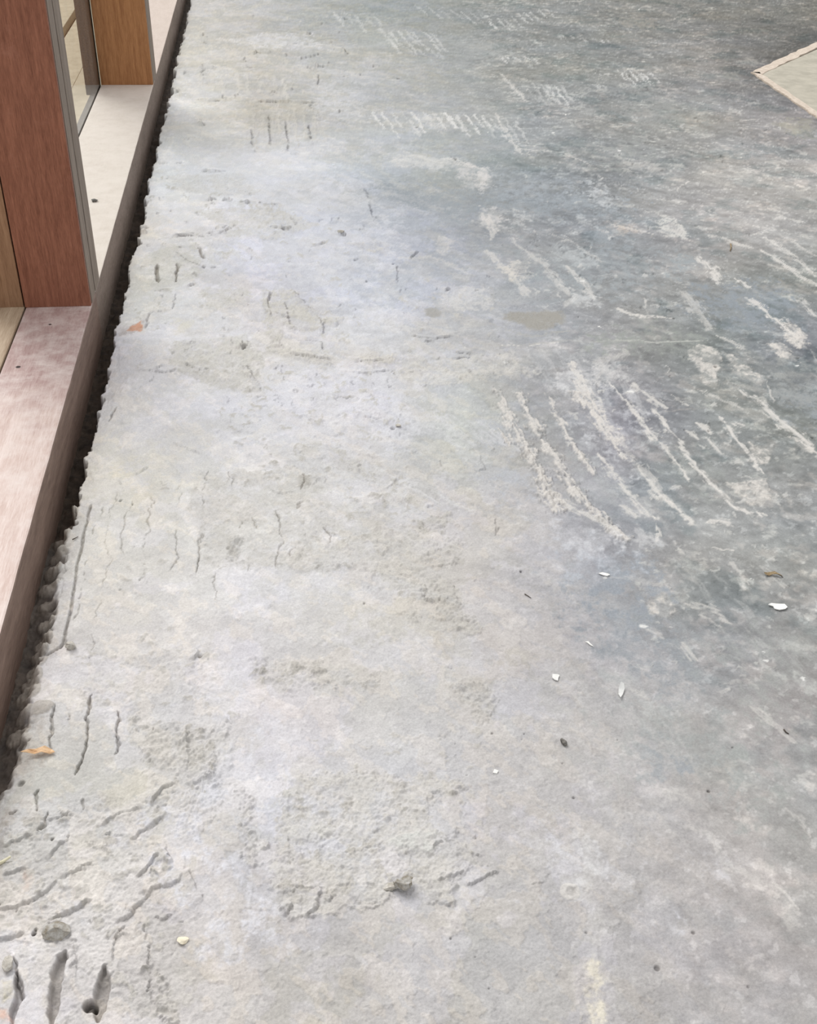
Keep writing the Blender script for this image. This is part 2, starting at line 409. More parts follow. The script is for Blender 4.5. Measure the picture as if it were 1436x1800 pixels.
# flaky skim: slightly proud islands with crisp edges on the dusty side
isl = fbm(X, Y, 0.036, 4, 4, gain=0.62)
flake = sst(0.53, 0.55, isl) * (1 - BARE)
isl2 = fbm(X, Y * .8, 0.085, 5, 2, gain=0.66); isl3 = fbm(XR * 1.8, YR, 0.05, 4, 5, rot=0.0, gain=0.66)
film = sst(0.50, 0.56, isl2) * (1 - BARE); skim = sst(0.53, 0.56, isl3) * (1 - BARE)
H += film * 0.0005 + skim * 0.0006
COL += (film - .5)[..., None] * (1 - BARE)[..., None] * np.array([6, 6, 9], np.float32) + (skim - .4)[..., None] * (1 - BARE)[..., None] * np.array([7, 5, 2], np.float32)
fl3 = sst(0.53, 0.64, fbm(X, Y, 0.10, 5, 1, gain=0.68)) * BARE * sst(0.40, 0.60, fbm(X, Y, .02, 3, 4))
COL += fl3[..., None] * np.array([20, 17, 15], np.float32)
dk3 = sst(0.56, 0.68, fbm(X, Y, 0.13, 5, 3, gain=0.66)) * BARE
COL -= dk3[..., None] * np.array([15, 11, 10], np.float32)
H += flake * 0.0007
COL += (flake * 4 - 2)[..., None] * np.array([1, 1, .8], np.float32)

RK, GK, HOLE = 0.72, 0.9, 0.6
def blend(b, mask, col):
    sub = COL[b]; sub += (np.array(col, np.float32) - sub) * mask[..., None]

def patch(px, col, a=1.0, soft=0.02, br=0.5, fine=0.3, h=0.0, grit=0.0, grain=0.0, warp=True, hole=None):
    """a stain or skin of residue with a ragged outline; h raises it, grit roughens it"""
    pts = wpts(px); m = soft + 0.05
    b = block(pts[:, 0].min() - m, pts[:, 0].max() + m, pts[:, 1].min() - m, pts[:, 1].max() + m)
    if b is None: return
    x, y = (XW[b], YW[b]) if warp else (XS[b], YS[b])
    d, _, _ = poly_dist(x, y, pts, True); sdv = np.where(inside(x, y, pts), d, -d)
    k = sdv / soft + (N_BR[b] - .5) * br * 4 + (N_FI[b] - .5) * fine * 4
    mk = sst(-0.8, 0.8, k + (fbm(X[b], Y[b] * .7, .016, 4, 2, gain=.7) - .5) * br * 5) * a
    HO = HOLE if hole is None else hole
    hol = sst(.40, .56, fbm(X[b], Y[b] * .8, .024, 4, 6, gain=.68))
    if col is not None: blend(b, np.clip(mk * (.55 + .9 * N_FI[b]) * (1 - HO + HO * hol), 0, 1), col)
    me = sst(-0.25, 0.25, k)
    if h: H[b] += me * h
    if grit:
        g = np.abs(N_FI[b] - .5) * 2
        grit = grit * GK
        H[b] += me * ((fbm(X[b], Y[b], 0.0055, 2, 3, gain=0.8) - .45) * grit + (fbm(X[b], Y[b], 0.014, 2, 1) - .5) * grit * 0.8)
        sub = COL[b]; sub -= (me * sst(.52, .72, fbm(X[b], Y[b], 0.0055, 2, 5)) * 7)[..., None]
    if grain: G[b] += me * grain

def stroke(px, wmm, col, a=0.8, br=0.6, fine=0.4, h=0.0, taper=0.5, grit=0.0):
    """a smear dragged along a path"""
    pts = wpts(px); w_ = wmm / 1000.0; m = w_ + 0.03
    b = block(pts[:, 0].min() - m, pts[:, 0].max() + m, pts[:, 1].min() - m, pts[:, 1].max() + m)
    if b is None: return
    d, sd_, t = poly_dist(XW[b], YW[b], pts)
    ww = w_ * (1 - taper * np.abs(2 * t - 1) ** 2) * (0.45 + 1.1 * N_BR[b])
    ln = float(np.hypot(*np.diff(pts, axis=0).T).sum()) + 1e-6
    dd_ = np.diff(pts[[0, -1]], axis=0)[0]; dd_ = dd_ / (np.hypot(*dd_) + 1e-9)
    al = X[b] * dd_[0] + Y[b] * dd_[1]; ac = -X[b] * dd_[1] + Y[b] * dd_[0]
    stn = vn(al / .030 + 3, ac / .0032, 2) * .6 + vn(al / .012, ac / .0016 + 7, 4) * .4
    k = 1 - d / ww + (N_BR[b] - .5) * br * 2.2 + (N_FI[b] - .5) * fine * 3.2 + (stn - .5) * 1.5
    mk = sst(0.0, 0.9, k) * a * (.72 + .5 * stn)
    blend(b, mk, col)
    if h: H[b] += sst(0.0, 0.35, k) * h * (1 + (N_FI[b] - .5) * 1.4)
    if grit: H[b] += sst(0.0, 0.35, k) * (fbm(X[b], Y[b], 0.006, 2, 3, gain=.8) - .5) * grit

def ridge(px, hmm, wmm=22, drop=3.0, side=-1, dark=10, brk=0.0, ends=0.15):
    """mortar pushed up to a lip: a long slope on one side, a steep ragged drop on the other"""
    pts = wpts(px); sc = float(np.clip(pts[:, 1].mean() / 1.5, 1, 4)); hmm = hmm * sc; dark = dark * (1 if sc < 1.3 else 2.6)
    w_ = wmm * sc / 1000.0; dr = drop * sc / 1000.0; m = w_ + 0.03
    b = block(pts[:, 0].min() - m, pts[:, 0].max() + m, pts[:, 1].min() - m, pts[:, 1].max() + m)
    if b is None: return
    if side == +1:                                # the steep side of a lip is turned away from the sun, to fall in shade
        e_ = pts[-1] - pts[0]; side = 1 if (-e_[1] * .72 + e_[0] * -.69) > 0 else -1
    d, s, t = poly_dist(XS[b], YS[b], pts)
    big = hmm >= 6.5 and sc < 1.3; kk = .65 if big else 1.0
    if big: hmm = 6.5 + (hmm - 6.5) * .4 - 1.2
    sdv = d * s * side + (N_FI[b] - .5) * .009 * kk + (N_BR[b] - .5) * .010 * kk     # >0 = drop side
    up = np.clip(1 + sdv / w_, 0, 1) ** 1.6
    dn = np.clip(1 - sdv / dr, 0, 1)
    e = sst(0, ends, t) * sst(0, ends, 1 - t)
    pr = np.where(sdv < 0, up, dn) * e * (np.clip(.9 + 3.5 * (N_BR[b] - .5), .15, 1.6) if not big else np.clip(1 + 1.8 * (N_BR[b] - .5), .5, 1.4))
    pr = pr * (d < w_ * 1.2)
    # only near the line itself (round off the ends)
    if brk: pr = pr * sst(0.5 - brk * .25, 0.55, N_BR[b] + .06)
    H[b] += pr * hmm / 1000.0 * RK
    gr_ = np.exp(-((sdv - dr * 0.8) / (dr * 0.55)) ** 2) * e * (d < dr * 3 + .006) * (1 if big else sst(.38, .55, N_BR[b] + .05))
    H[b] -= gr_ * hmm / 1000.0 * (0.2 if sc < 1.3 else 0.55)
    if dark: COL[b] -= (gr_ * dark)[..., None]

def groove(px, wmm, dmm, dark=14, ragged=0.6, ends=0.08, brk=0.0):
    pts = wpts(px); sc = float(np.clip(pts[:, 1].mean() / 1.5, 1, 4)); w_ = wmm * sc / 1000.0; dmm = dmm * sc; dark = dark * min(sc, 1.8); m = w_ + 0.03
    b = block(pts[:, 0].min() - m, pts[:, 0].max() + m, pts[:, 1].min() - m, pts[:, 1].max() + m)
    if b is None: return
    wob = 1.0 if wmm < 2.5 else .3
    d, s, t = poly_dist(X[b] + WX[b] * wob, Y[b] + WY[b] * wob, pts)
    if wmm < 1.5: brk = .8
    d = np.abs(d + (N_FI[b] - .5) * .003 * ragged)
    ww = w_ * (1 + (N_BR[b] - .5) * ragged * 3 + (N_FI[b] - .5) * ragged * 1.5) * (0.35 + 0.65 * sst(0, ends, t) * sst(0, ends, 1 - t))
    k = 1 - sst(0.55, 1.15, d / np.maximum(ww, 1e-5))
    if brk: k = k * (.15 + .85 * sst(0.40, 0.52, N_BR[b] + (1 - brk) * .15))
    H[b] -= k * dmm / 1000.0
    COL[b] -= (k * dark)[..., None] * np.array([1, 1.04, 1.1], np.float32)

def pit(x, y, rmm, dmm, dark=40, ry=None):
    rmm *= 1.35; c = P(x, y)[:2]; r = rmm / 1000.; b = block(c[0] - 3 * r, c[0] + 3 * r, c[1] - 3 * r, c[1] + 3 * r)
    if b is None: return
    d = np.hypot(X[b] - c[0], Y[b] - c[1]); k = 1 - sst(.5, 1.1, d / r)
    H[b] -= k * dmm / 1000.; COL[b] -= (k * dark)[..., None]

def dab(x, y, rx, ry, hmm, rot=0, col=None, a=.6, power=0.6, z=0):
    """smooth rounded dab of mortar, sizes in mm"""
    c = P(x, y, z)[:2]; m = max(rx, ry) / 1000. + .01
    b = block(c[0] - m, c[0] + m, c[1] - m, c[1] + m)
    if b is None: return
    dx = (XS[b] - c[0]) * 1000; dy = (YS[b] - c[1]) * 1000
    cr, sr = math.cos(rot), math.sin(rot)
    q2 = ((dx * cr + dy * sr) / rx) ** 2 + ((-dx * sr + dy * cr) / ry) ** 2
    k = np.clip(1 - q2, 0, 1) ** power
    H[b] += k * hmm / 1000.
    if col is not None: blend(b, sst(0, .3, k) * a, col)

LT = (208, 205, 200); LAV = (206, 206, 214); BEI = (210, 206, 199); DKB = (140, 147, 154); GRN = (148, 152, 147); DG = (146, 148, 148)
WARM = (204, 198, 190); WHT = (216, 215, 215)
# ------------------------------------------------ dark and bluish bare places on the slab
for px, c, a, s in [
    ([(690,330),(760,340),(900,335),(1060,345),(1080,372),(930,385),(800,372),(700,350)], (141,148,154), .75, .10),
    ([(850,300),(1010,318),(1060,335),(900,345),(830,320)], (150,156,162), .6, .08),
    ([(880,440),(1000,430),(1130,440),(1150,480),(1040,490),(930,480)], (145,151,154), .6, .08),
    ([(1230,510),(1330,500),(1390,540),(1350,575),(1270,580),(1220,545)], (135,142,149), .8, .05),
    ([(1050,410),(1090,415),(1100,440),(1060,450)], (143,150,156), .6, .05),
    ([(1160,455),(1215,450),(1220,475),(1170,480)], (145,152,156), .7, .03),
    ([(1380,690),(1436,680),(1436,740),(1390,740)], (141,147,152), .7, .04),
    ([(620,150),(690,155),(680,175),(630,172)], (150,152,152), .7, .08),
    ([(820,230),(920,240),(930,270),(840,262)], (150,153,158), .5, .08),
    ([(640,60),(700,62),(690,82),(640,78)], (156,160,157), .5, .08),
    ([(780,70),(880,75),(880,100),(760,95)], (150,153,153), .6, .08),
    ([(1020,960),(1100,980),(1150,1030),(1140,1110),(1080,1100),(1040,1040)], (146,152,160), .75, .05),
    ([(1060,1120),(1150,1140),(1220,1160),(1215,1225),(1150,1210),(1090,1170)], (147,151,156), .7, .05),
    ([(880,810),(905,830),(930,860),(900,865),(875,840)], (176,178,184), .7, .03),
    ([(845,735),(880,740),(900,790),(870,780)], (174,176,182), .6, .03),
    ([(985,755),(1020,750),(1060,800),(1100,850),(1070,850),(1020,810)], (168,170,172), .6, .03),
    ([(1150,1280),(1240,1290),(1330,1360),(1290,1385),(1200,1350),(1140,1330)], (158,161,160), .65, .05),
    ([(1155,1330),(1190,1335),(1200,1370),(1165,1365)], (152,156,162), .6, .03),
    ([(1340,1410),(1400,1420),(1420,1470),(1360,1470)], (156,158,155), .55, .04),
    ([(1280,1150),(1436,1130),(1436,1300),(1330,1280)], (156,159,156), .45, .08),
    ([(1180,575),(1260,590),(1250,615),(1140,618),(1060,610),(1070,590)], (144,148,143), .7, .05),
    ([(1340,620),(1436,640),(1436,700),(1350,690)], (151,152,149), .55, .05),
    ([(1150,790),(1260,830),(1330,850),(1250,860),(1180,830)], (152,155,152), .5, .05),
    ([(1000,800),(1050,830),(1150,900),(1100,900),(1040,860)], (158,161,162), .5, .03),
    ([(990,240),(1120,250),(1180,290),(1050,290)], (146,150,147), .5, .1),
    ([(1100,160),(1220,180),(1230,220),(1120,215)], (146,149,146), .5, .1),
    ([(1000,1310),(1060,1330),(1050,1380),(1000,1370)], (182,181,179), .5, .05),
    ([(975,480),(1090,490),(1080,530),(960,520)], (150,156,160), .6, .06),
]: patch(px, c, a, s, br=.9, fine=.3)
# grey-brown damp ovals beside the middle of the picture
patch([(880,560),(905,548),(985,547),(988,568),(960,583),(925,578)], (152,149,143), 1.0, .012, br=.25, fine=.15, hole=0)
patch([(742,543),(765,541),(778,549),(770,558),(748,557)], (160,158,155), 1.0, .006, br=.15, fine=.1, hole=0)
stroke([(862,565),(900,585),(940,592),(1000,583)], 8, (168,166,162), .6, taper=.8)
stroke([(850,603),(880,608),(940,606),(985,603)], 5, (170,168,165), .7, taper=.8)
stroke([(885,607),(940,608),(985,604)], 2.5, (214,211,206), .7, taper=.8)
stroke([(957,640),(957,655),(965,670),(1000,688)], 5, (164,165,168), .75, taper=.3)

# ------------------------------------------------ lavender chalk film on the dusty side, colour whitened to offset the post shadow
for px, a in [
    ([(300,255),(440,260),(560,290),(600,330),(480,340),(350,345),(290,340)], .6),
    ([(280,350),(350,345),(360,400),(300,410),(270,390)], .6),
    ([(440,340),(600,330),(700,370),(690,470),(620,520),(520,505),(450,430)], .55),
    ([(310,500),(345,505),(355,545),(430,560),(420,600),(330,585),(305,545)], .55),
    ([(240,590),(320,585),(320,615),(240,625)], .5),
    ([(570,560),(680,520),(690,620),(590,620)], .5),
    ([(490,640),(690,645),(740,720),(700,800),(560,780),(440,770),(340,720),(400,680)], .5),
    ([(240,650),(290,660),(280,690),(240,680)], .55),
    ([(200,750),(340,740),(440,800),(400,830),(280,850),(200,820)], .5),
    ([(560,830),(700,850),(760,910),(680,905),(600,870)], .45),
    ([(430,1010),(560,1015),(740,1030),(720,1060),(560,1050),(450,1045)], .4),
    ([(330,1160),(430,1190),(520,1260),(500,1320),(420,1290),(350,1220)], .5),
    ([(370,1300),(420,1300),(410,1400),(340,1510),(300,1500),(310,1440),(360,1360)], .7),
    ([(410,1520),(480,1530),(500,1600),(480,1650),(430,1640),(400,1580)], .85),
    ([(300,1440),(330,1400),(330,1510),(305,1505)], .7),
    ([(740,1130),(830,1110),(860,1180),(800,1200),(740,1180)], .35),
    ([(1010,650),(1090,690),(1120,800),(1100,830),(1030,760),(1000,690)], .5),
    ([(970,930),(1050,930),(1080,990),(1020,1000)], .5),
    ([(980,1490),(1012,1495),(1015,1540),(985,1535)], .6),
    ([(1080,1530),(1135,1535),(1125,1570),(1085,1565)], .35),
    ([(1225,1515),(1250,1520),(1250,1535),(1230,1535)], .45),
    ([(480,60),(540,60),(560,85),(470,85),(380,70)], .5),
    ([(560,150),(640,160),(640,215),(560,210)], .4),
    ([(100,1660),(30,1660),(28,1720),(40,1798),(60,1798),(62,1700)], .55),
]: patch(px, (216,216,222), a * .75, .04, br=.8, fine=.35)

# ------------------------------------------------ pale trowel smears on the bare side
for px, w_, a in [
    ([(1225,452),(1250,470),(1262,498)], 22, .8), ([(1292,489),(1315,508)], 9, .8), ([(1249,414),(1313,432)], 16, .6),
    ([(1340,440),(1380,465),(1436,502)], 12, .7), ([(1345,416),(1390,446),(1436,486)], 12, .65), ([(1370,412),(1436,450)], 9, .5),
    ([(1200,512),(1225,545),(1245,577)], 26, .5), ([(1313,526),(1348,548)], 16, .8), ([(1407,526),(1434,556)], 18, .7),
    ([(1351,553),(1375,575),(1407,610)], 20, .85), ([(1088,545),(1120,556),(1184,561)], 10, .8), ([(1131,524),(1141,551)], 4, .6),
    ([(1257,591),(1285,602),(1313,615)], 10, .6), ([(1112,674),(1139,698),(1166,715)], 11, .75),
    ([(1077,674),(1115,723),(1150,766),(1179,803),(1211,844)], 8, .85),
    ([(1147,717),(1190,768),(1225,819),(1265,870),(1300,895),(1346,908)], 9, .85),
    ([(1050,722),(1104,798),(1152,850),(1217,924)], 12, .5), ([(1050,798),(1085,846),(1122,889),(1157,913)], 12, .8),
    ([(1104,800),(1149,854),(1200,907),(1217,924)], 7, .8), ([(1184,693),(1206,712)], 5, .7),
    ([(1305,690),(1346,714),(1373,747),(1415,776),(1436,803)], 15, .8), ([(1346,672),(1362,712)], 4, .6),
    ([(1222,685),(1265,704),(1305,722)], 9, .5), ([(1260,730),(1284,760),(1308,790),(1346,833)], 8, .85),
    ([(1284,744),(1305,752)], 7, .7), ([(1206,755),(1225,774)], 8, .75), ([(1227,744),(1252,763)], 10, .75),
    ([(1246,771),(1276,800)], 9, .7), ([(1090,889),(1114,903)], 11, .7), ([(1246,916),(1270,918),(1292,926)], 9, .75),
    ([(1141,864),(1179,883)], 11, .7), ([(1184,958),(1200,975)], 8, .6), ([(1249,967),(1286,969)], 5, .7),
    ([(1278,993),(1300,1010),(1305,1034)], 10, .5), ([(1203,1061),(1249,1066),(1281,1093)], 9, .6), ([(1230,1080),(1262,1100)], 8, .5),
    ([(1205,1133),(1225,1160)], 11, .55), ([(1107,1215),(1145,1230)], 5, .5), ([(1125,1100),(1160,1120)], 7, .4),
    ([(1317,1240),(1345,1262),(1370,1285),(1386,1300)], 12, .5), ([(1350,1547),(1380,1575),(1410,1597)], 5, .65),
    ([(1195,1450),(1250,1470),(1262,1500)], 11, .4), ([(1175,1395),(1215,1410)], 16, .35), ([(1300,1530),(1350,1560),(1380,1570)], 10, .3),
    ([(1375,1420),(1410,1445),(1430,1480)], 6, .4), ([(1060,1012),(1160,1030)], 6, .3),
    ([(1105,1160),(1130,1175)], 5, .5), ([(955,865),(1000,890),(1060,920),(1095,945)], 16, .7),
    ([(1180,380),(1205,420),(1165,400)], 14, .6), ([(1075,395),(1120,405),(1150,412)], 14, .6), ([(845,375),(870,400),(860,420)], 16, .6),
    ([(780,280),(850,300),(845,330)], 22, .5), ([(900,420),(960,470),(1000,520)], 18, .5), ([(855,440),(900,480),(925,520)], 18, .6),
    ([(960,410),(1010,430),(1060,460)], 10, .4), ([(1000,470),(1030,500),(1045,525)], 16, .6), ([(880,130),(905,155),(925,177)], 16, .6),
    ([(870,200),(895,240),(915,270)], 14, .6), ([(920,262),(985,268),(1040,290)], 12, .5), ([(990,540),(1010,520)], 12, .4),
    ([(1190,335),(1210,318)], 3, .7), ([(1150,905),(1156,940),(1147,953)], 3, .8), ([(1380,560),(1436,640)], 7, .4),
    ([(1360,470),(1436,480)], 9, .35), ([(1340,1000),(1380,1035)], 10, .4), ([(700,455),(760,452),(820,480)], 14, .4),
    ([(840,560),(800,590),(740,570)], 14, .3), ([(1265,1215),(1300,1190),(1330,1210)], 8, .3),
    ([(700,640),(800,655),(940,650)], 22, .35), ([(1100,620),(1060,640),(1050,680)], 22, .4),
]: stroke(px, w_, (207,203,198), a, h=.0005 if w_ < 12 else .0003)
for px, h_, g in [
    ([(1209,623),(1233,610),(1270,616),(1265,631),(1262,677),(1238,674)], .0012, .0012),
    ([(1275,618),(1313,637),(1346,672),(1338,682),(1300,658),(1278,636)], .0012, .001),
    ([(1373,567),(1399,572),(1421,604),(1402,615),(1378,594)], .001, .0006), ([(1343,604),(1373,602),(1405,639),(1359,623)], .001, .0006),
    ([(1316,776),(1354,798),(1354,814),(1321,811)], .0008, .0016), ([(1278,854),(1351,846),(1359,878),(1319,889)], .001, .003),
    ([(1045,905),(1082,916),(1093,950),(1072,940)], .001, .002), ([(1130,1060),(1163,1047),(1184,1066),(1176,1080),(1152,1082)], .0012, .0025),
    ([(1390,770),(1420,775),(1436,800),(1410,800)], .001, .001),
]: patch(px, (204,199,193), .82, .006, br=.5, fine=.45, h=h_, grit=g)
patch([(1075,392),(1110,392),(1118,408),(1085,412)], (196,180,168), .5, .02)

# ribs the notched trowel left, far and near
def ribs(a, b, d, n, w_, col=(205,204,202), al=.6, h=.0008, jit=3):
    r = random.Random(int(a[0] * 7 + a[1]))
    for i in range(n):
        t = i / max(1, n - 1)
        x = a[0] + (b[0] - a[0]) * t + r.uniform(-jit, jit); y = a[1] + (b[1] - a[1]) * t + r.uniform(-jit, jit) * .6
        k = r.uniform(.55, 1.1)
        stroke([(x, y), (x + d[0] * k * .5, y + d[1] * k * .5), (x + d[0] * k, y + d[1] * k)], w_ * r.uniform(.7, 1.2), col, al * r.uniform(.6, 1.1), h=h, taper=.3)
ribs((655,198),(850,202),(30,42),12,11, al=.75)
ribs((850,205),(905,215),(30,50),4,9, al=.5)
ribs((668,52),(760,58),(32,40),7,13, al=.6)
ribs((690,75),(770,92),(22,20),5,10, al=.45)
ribs((862,36),(960,16),(22,22),9,9, al=.6)
ribs((875,98),(936,100),(14,12),5,9, al=.7)
ribs((978,62),(1062,68),(8,8),8,11, al=.5)
ribs((1085,124),(1140,126),(26,26),6,8, al=.7)
ribs((938,148),(990,152),(24,36),5,9, al=.6)
ribs((1030,150),(1060,150),(14,10),3,9, al=.4)
ribs((590,20),(660,30),(20,30),5,14, al=.4)
ribs((730,10),(850,25),(28,22),7,10, al=.4)
ribs((445,185),(550,190),(6,75),8,9, (186,182,174), .55, .0014)
ribs((350,130),(500,135),(4,40),8,12, (196,192,184), .5, .001)
ribs((300,430),(420,430),(50,35),5,12, (196,192,184), .4, .001)
ribs((425,355),(495,362),(4,28),6,9, (190,186,178), .5, .0012)
ribs((870,600),(1080,640),(60,100),9,10, (196,195,196), .35, .0004)
ribs((560,690),(840,740),(80,60),12,12, (206,205,208), .4, .0005, jit=10)
ribs((420,780),(700,840),(110,60),12,9, (211,210,211), .5, .0006, jit=14)
ribs((440,1000),(760,1040),(120,30),8,9, (211,210,210), .4, .0004, jit=14)
ribs((360,1330),(420,1300),(-50,120),6,6, (208,207,210), .5, .0008, jit=6)
ribs((1100,850),(1330,1150),(60,70),14,7, (184,184,182), .35, .0002, jit=60)
ribs((1000,1180),(1300,1480),(60,80),14,6, (194,192,189), .35, .0002, jit=70)

# the thick pair of combed ridges right of centre
for px, w_, h_ in [
    ([(872,688),(905,748),(930,800),(958,850),(980,895)], 17, .0024), ([(912,695),(945,755),(980,810),(1015,862),(1060,912),(1092,945)], 13, .0024),
    ([(925,800),(960,850),(990,880)], 14, .001), ([(1007,775),(1022,800),(1041,832)], 8, .002), ([(955,690),(975,720),(1000,770)], 7, .001),
    ([(1000,640),(1030,690),(1060,745),(1090,800)], 16, .0008), ([(876,752),(897,786)], 4, .0012), ([(1010,690),(1030,720)], 11, .0015),
]: stroke(px, w_, (204,199,194), .9, h=h_, taper=.25, grit=.0012, fine=.5)
for px, h_ in [
    ([(921,780),(940,812),(957,845),(972,890)], 3.6), ([(912,790),(925,815)], 2.8), ([(972,808),(1009,853),(1044,898)], 3.2),
    ([(1007,778),(1024,803),(1038,829)], 3.0), ([(876,752),(897,786)], 1.8), ([(963,855),(975,895)], 3), ([(1016,705),(1024,725)], 3.2),
    ([(1158,771),(1180,805)], 1.8), ([(1190,790),(1250,860)], 1.2), ([(940,745),(975,795)], 2.0), ([(900,740),(915,765)], 2.0),
    ([(1240,720),(1250,760)], .6), ([(1152,742),(1170,765)], 1),
]: ridge(px, h_, 10, 2.2, side=+1, dark=16)
for px in [[(840,798),(848,815),(852,824),(838,828)], [(858,795),(868,788)], [(773,808),(776,820)], [(867,908),(873,940)], [(876,926),(873,944)]]:
    ridge(px, 2.8, 8, 2.0, side=+1, dark=16)

# ------------------------------------------------ rough, sandy places
for px, g, h_, c, a in [
    ([(513,975),(568,956),(618,945),(674,922),(740,922),(760,960),(740,1050),(694,1031),(660,1012),(618,995),(563,1006),(521,1000)], .0034, .0008, BEI, .45),
    ([(734,916),(762,908),(790,903),(769,943),(737,940)], .0050, .0010, (184,180,172), .6),
    ([(777,948),(808,946),(808,964),(777,962)], .0042, .0006, BEI, .4),
    ([(753,1012),(793,1012),(806,1038),(816,1065),(853,1104),(848,1112),(822,1102),(790,1094),(761,1086),(769,1065),(750,1043)], .0052, .0012, (186,182,174), .55),
    ([(700,1086),(732,1073),(728,1099)], .0045, .0015, (184,180,172), .6),
    ([(440,1160),(500,1172),(560,1165),(665,1188),(660,1213),(600,1205),(520,1217),(480,1205)], .0034, .0005, BEI, .5),
    ([(777,1207),(850,1200),(865,1240),(863,1275),(840,1262),(815,1232)], .0050, .0010, (188,184,177), .5),
    ([(770,1282),(783,1280),(786,1300),(770,1298)], .0035, .0006, BEI, .4),
    ([(505,1370),(560,1355),(640,1350),(735,1372),(808,1368),(812,1395),(770,1400),(750,1440),(790,1470),(835,1500),(845,1520),(790,1560),(800,1590),(700,1590),(610,1600),(560,1605),(510,1620),(500,1580),(480,1560),(475,1500),(490,1440)], .0034, .0014, (195,191,184), .6),
    ([(418,1385),(438,1395),(442,1450),(446,1515),(434,1510),(425,1440)], .0065, .0020, (186,182,175), .5),
    ([(228,1262),(300,1270),(390,1280),(385,1330),(340,1400),(320,1373),(300,1380),(250,1330)], .0050, .0012, (195,191,185), .5),
    ([(300,1385),(350,1380),(400,1340),(380,1440),(330,1480),(300,1430)], .0034, .0004, None, 0),
    ([(0,1430),(130,1400),(290,1400),(290,1500),(340,1560),(360,1620),(320,1660),(300,1798),(100,1798),(0,1620)], .0026, .0, None, 0),
    ([(267,1700),(300,1712),(312,1760),(308,1798),(262,1798)], .0045, .0010, (190,186,179), .5),
    ([(401,945),(425,942),(429,990),(405,992)], .0070, -.0004, (184,181,174), .5),
    ([(352,505),(436,508),(440,540),(360,545)], .0028, .0008, (192,188,181), .55),
    ([(309,600),(430,590),(470,640),(430,690),(390,680),(300,650)], .0036, .0004, (190,187,180), .6),
    ([(432,661),(455,665),(461,690),(445,688)], .003, .0006, (186,182,175), .5),
    ([(468,512),(512,509),(533,534),(562,556),(573,567),(562,585),(515,581),(501,574),(497,610),(475,614),(468,574),(461,545)], .0030, .0022, (188,183,175), .75),
    ([(573,560),(606,558),(600,570),(575,570)], .003, .0018, (186,181,173), .7),
    ([(475,614),(541,618),(586,628),(580,638),(520,632),(478,624)], .0024, .0020, (192,187,179), .7),
    ([(617,630),(655,626),(692,626),(688,638),(640,639)], .0024, .0018, (190,184,176), .75),
    ([(608,427),(670,428),(674,448),(640,442)], .0024, .0008, (192,186,178), .6),
    ([(530,773),(562,780),(560,800),(535,796)], .002, .0006, (190,188,183), .6),
    ([(580,790),(628,812),(636,832),(600,822)], .002, .0006, (188,185,180), .6),
    ([(350,830),(500,830),(560,850),(600,920),(520,990),(380,1000),(330,900)], .0018, .0004, (200,197,191), .5),
    ([(150,1150),(330,1150),(400,1180),(380,1260),(240,1250),(130,1230)], .0020, .0, None, 0),
    ([(620,880),(700,870),(720,900),(640,920)], .0016, .0, None, 0),
    ([(560,990),(640,1000),(740,1080),(700,1075),(600,1030)], .0014, .0, None, 0),
    ([(720,640),(900,620),(920,660),(760,680),(700,665)], .0018, .0004, (200,195,188), .5),
    ([(300,310),(420,305),(460,340),(400,345),(300,335)], .002, .0004, (200,197,192), .4),
    ([(340,370),(480,365),(560,395),(480,425),(400,415)], .002, .0005, (198,194,187), .5),
    ([(270,440),(340,430),(360,480),(300,505),(260,500)], .0014, .0008, (198,195,188), .6),
    ([(720,205),(760,200),(800,215),(780,235)], .001, .0, (205,203,198), .3),
]: patch(px, None if c is None else tuple(np.array(c) * .45 + np.array((212, 208, 201)) * .55), a, .010, br=.7, fine=.55, h=h_, grit=g * 1.15, grain=.12)
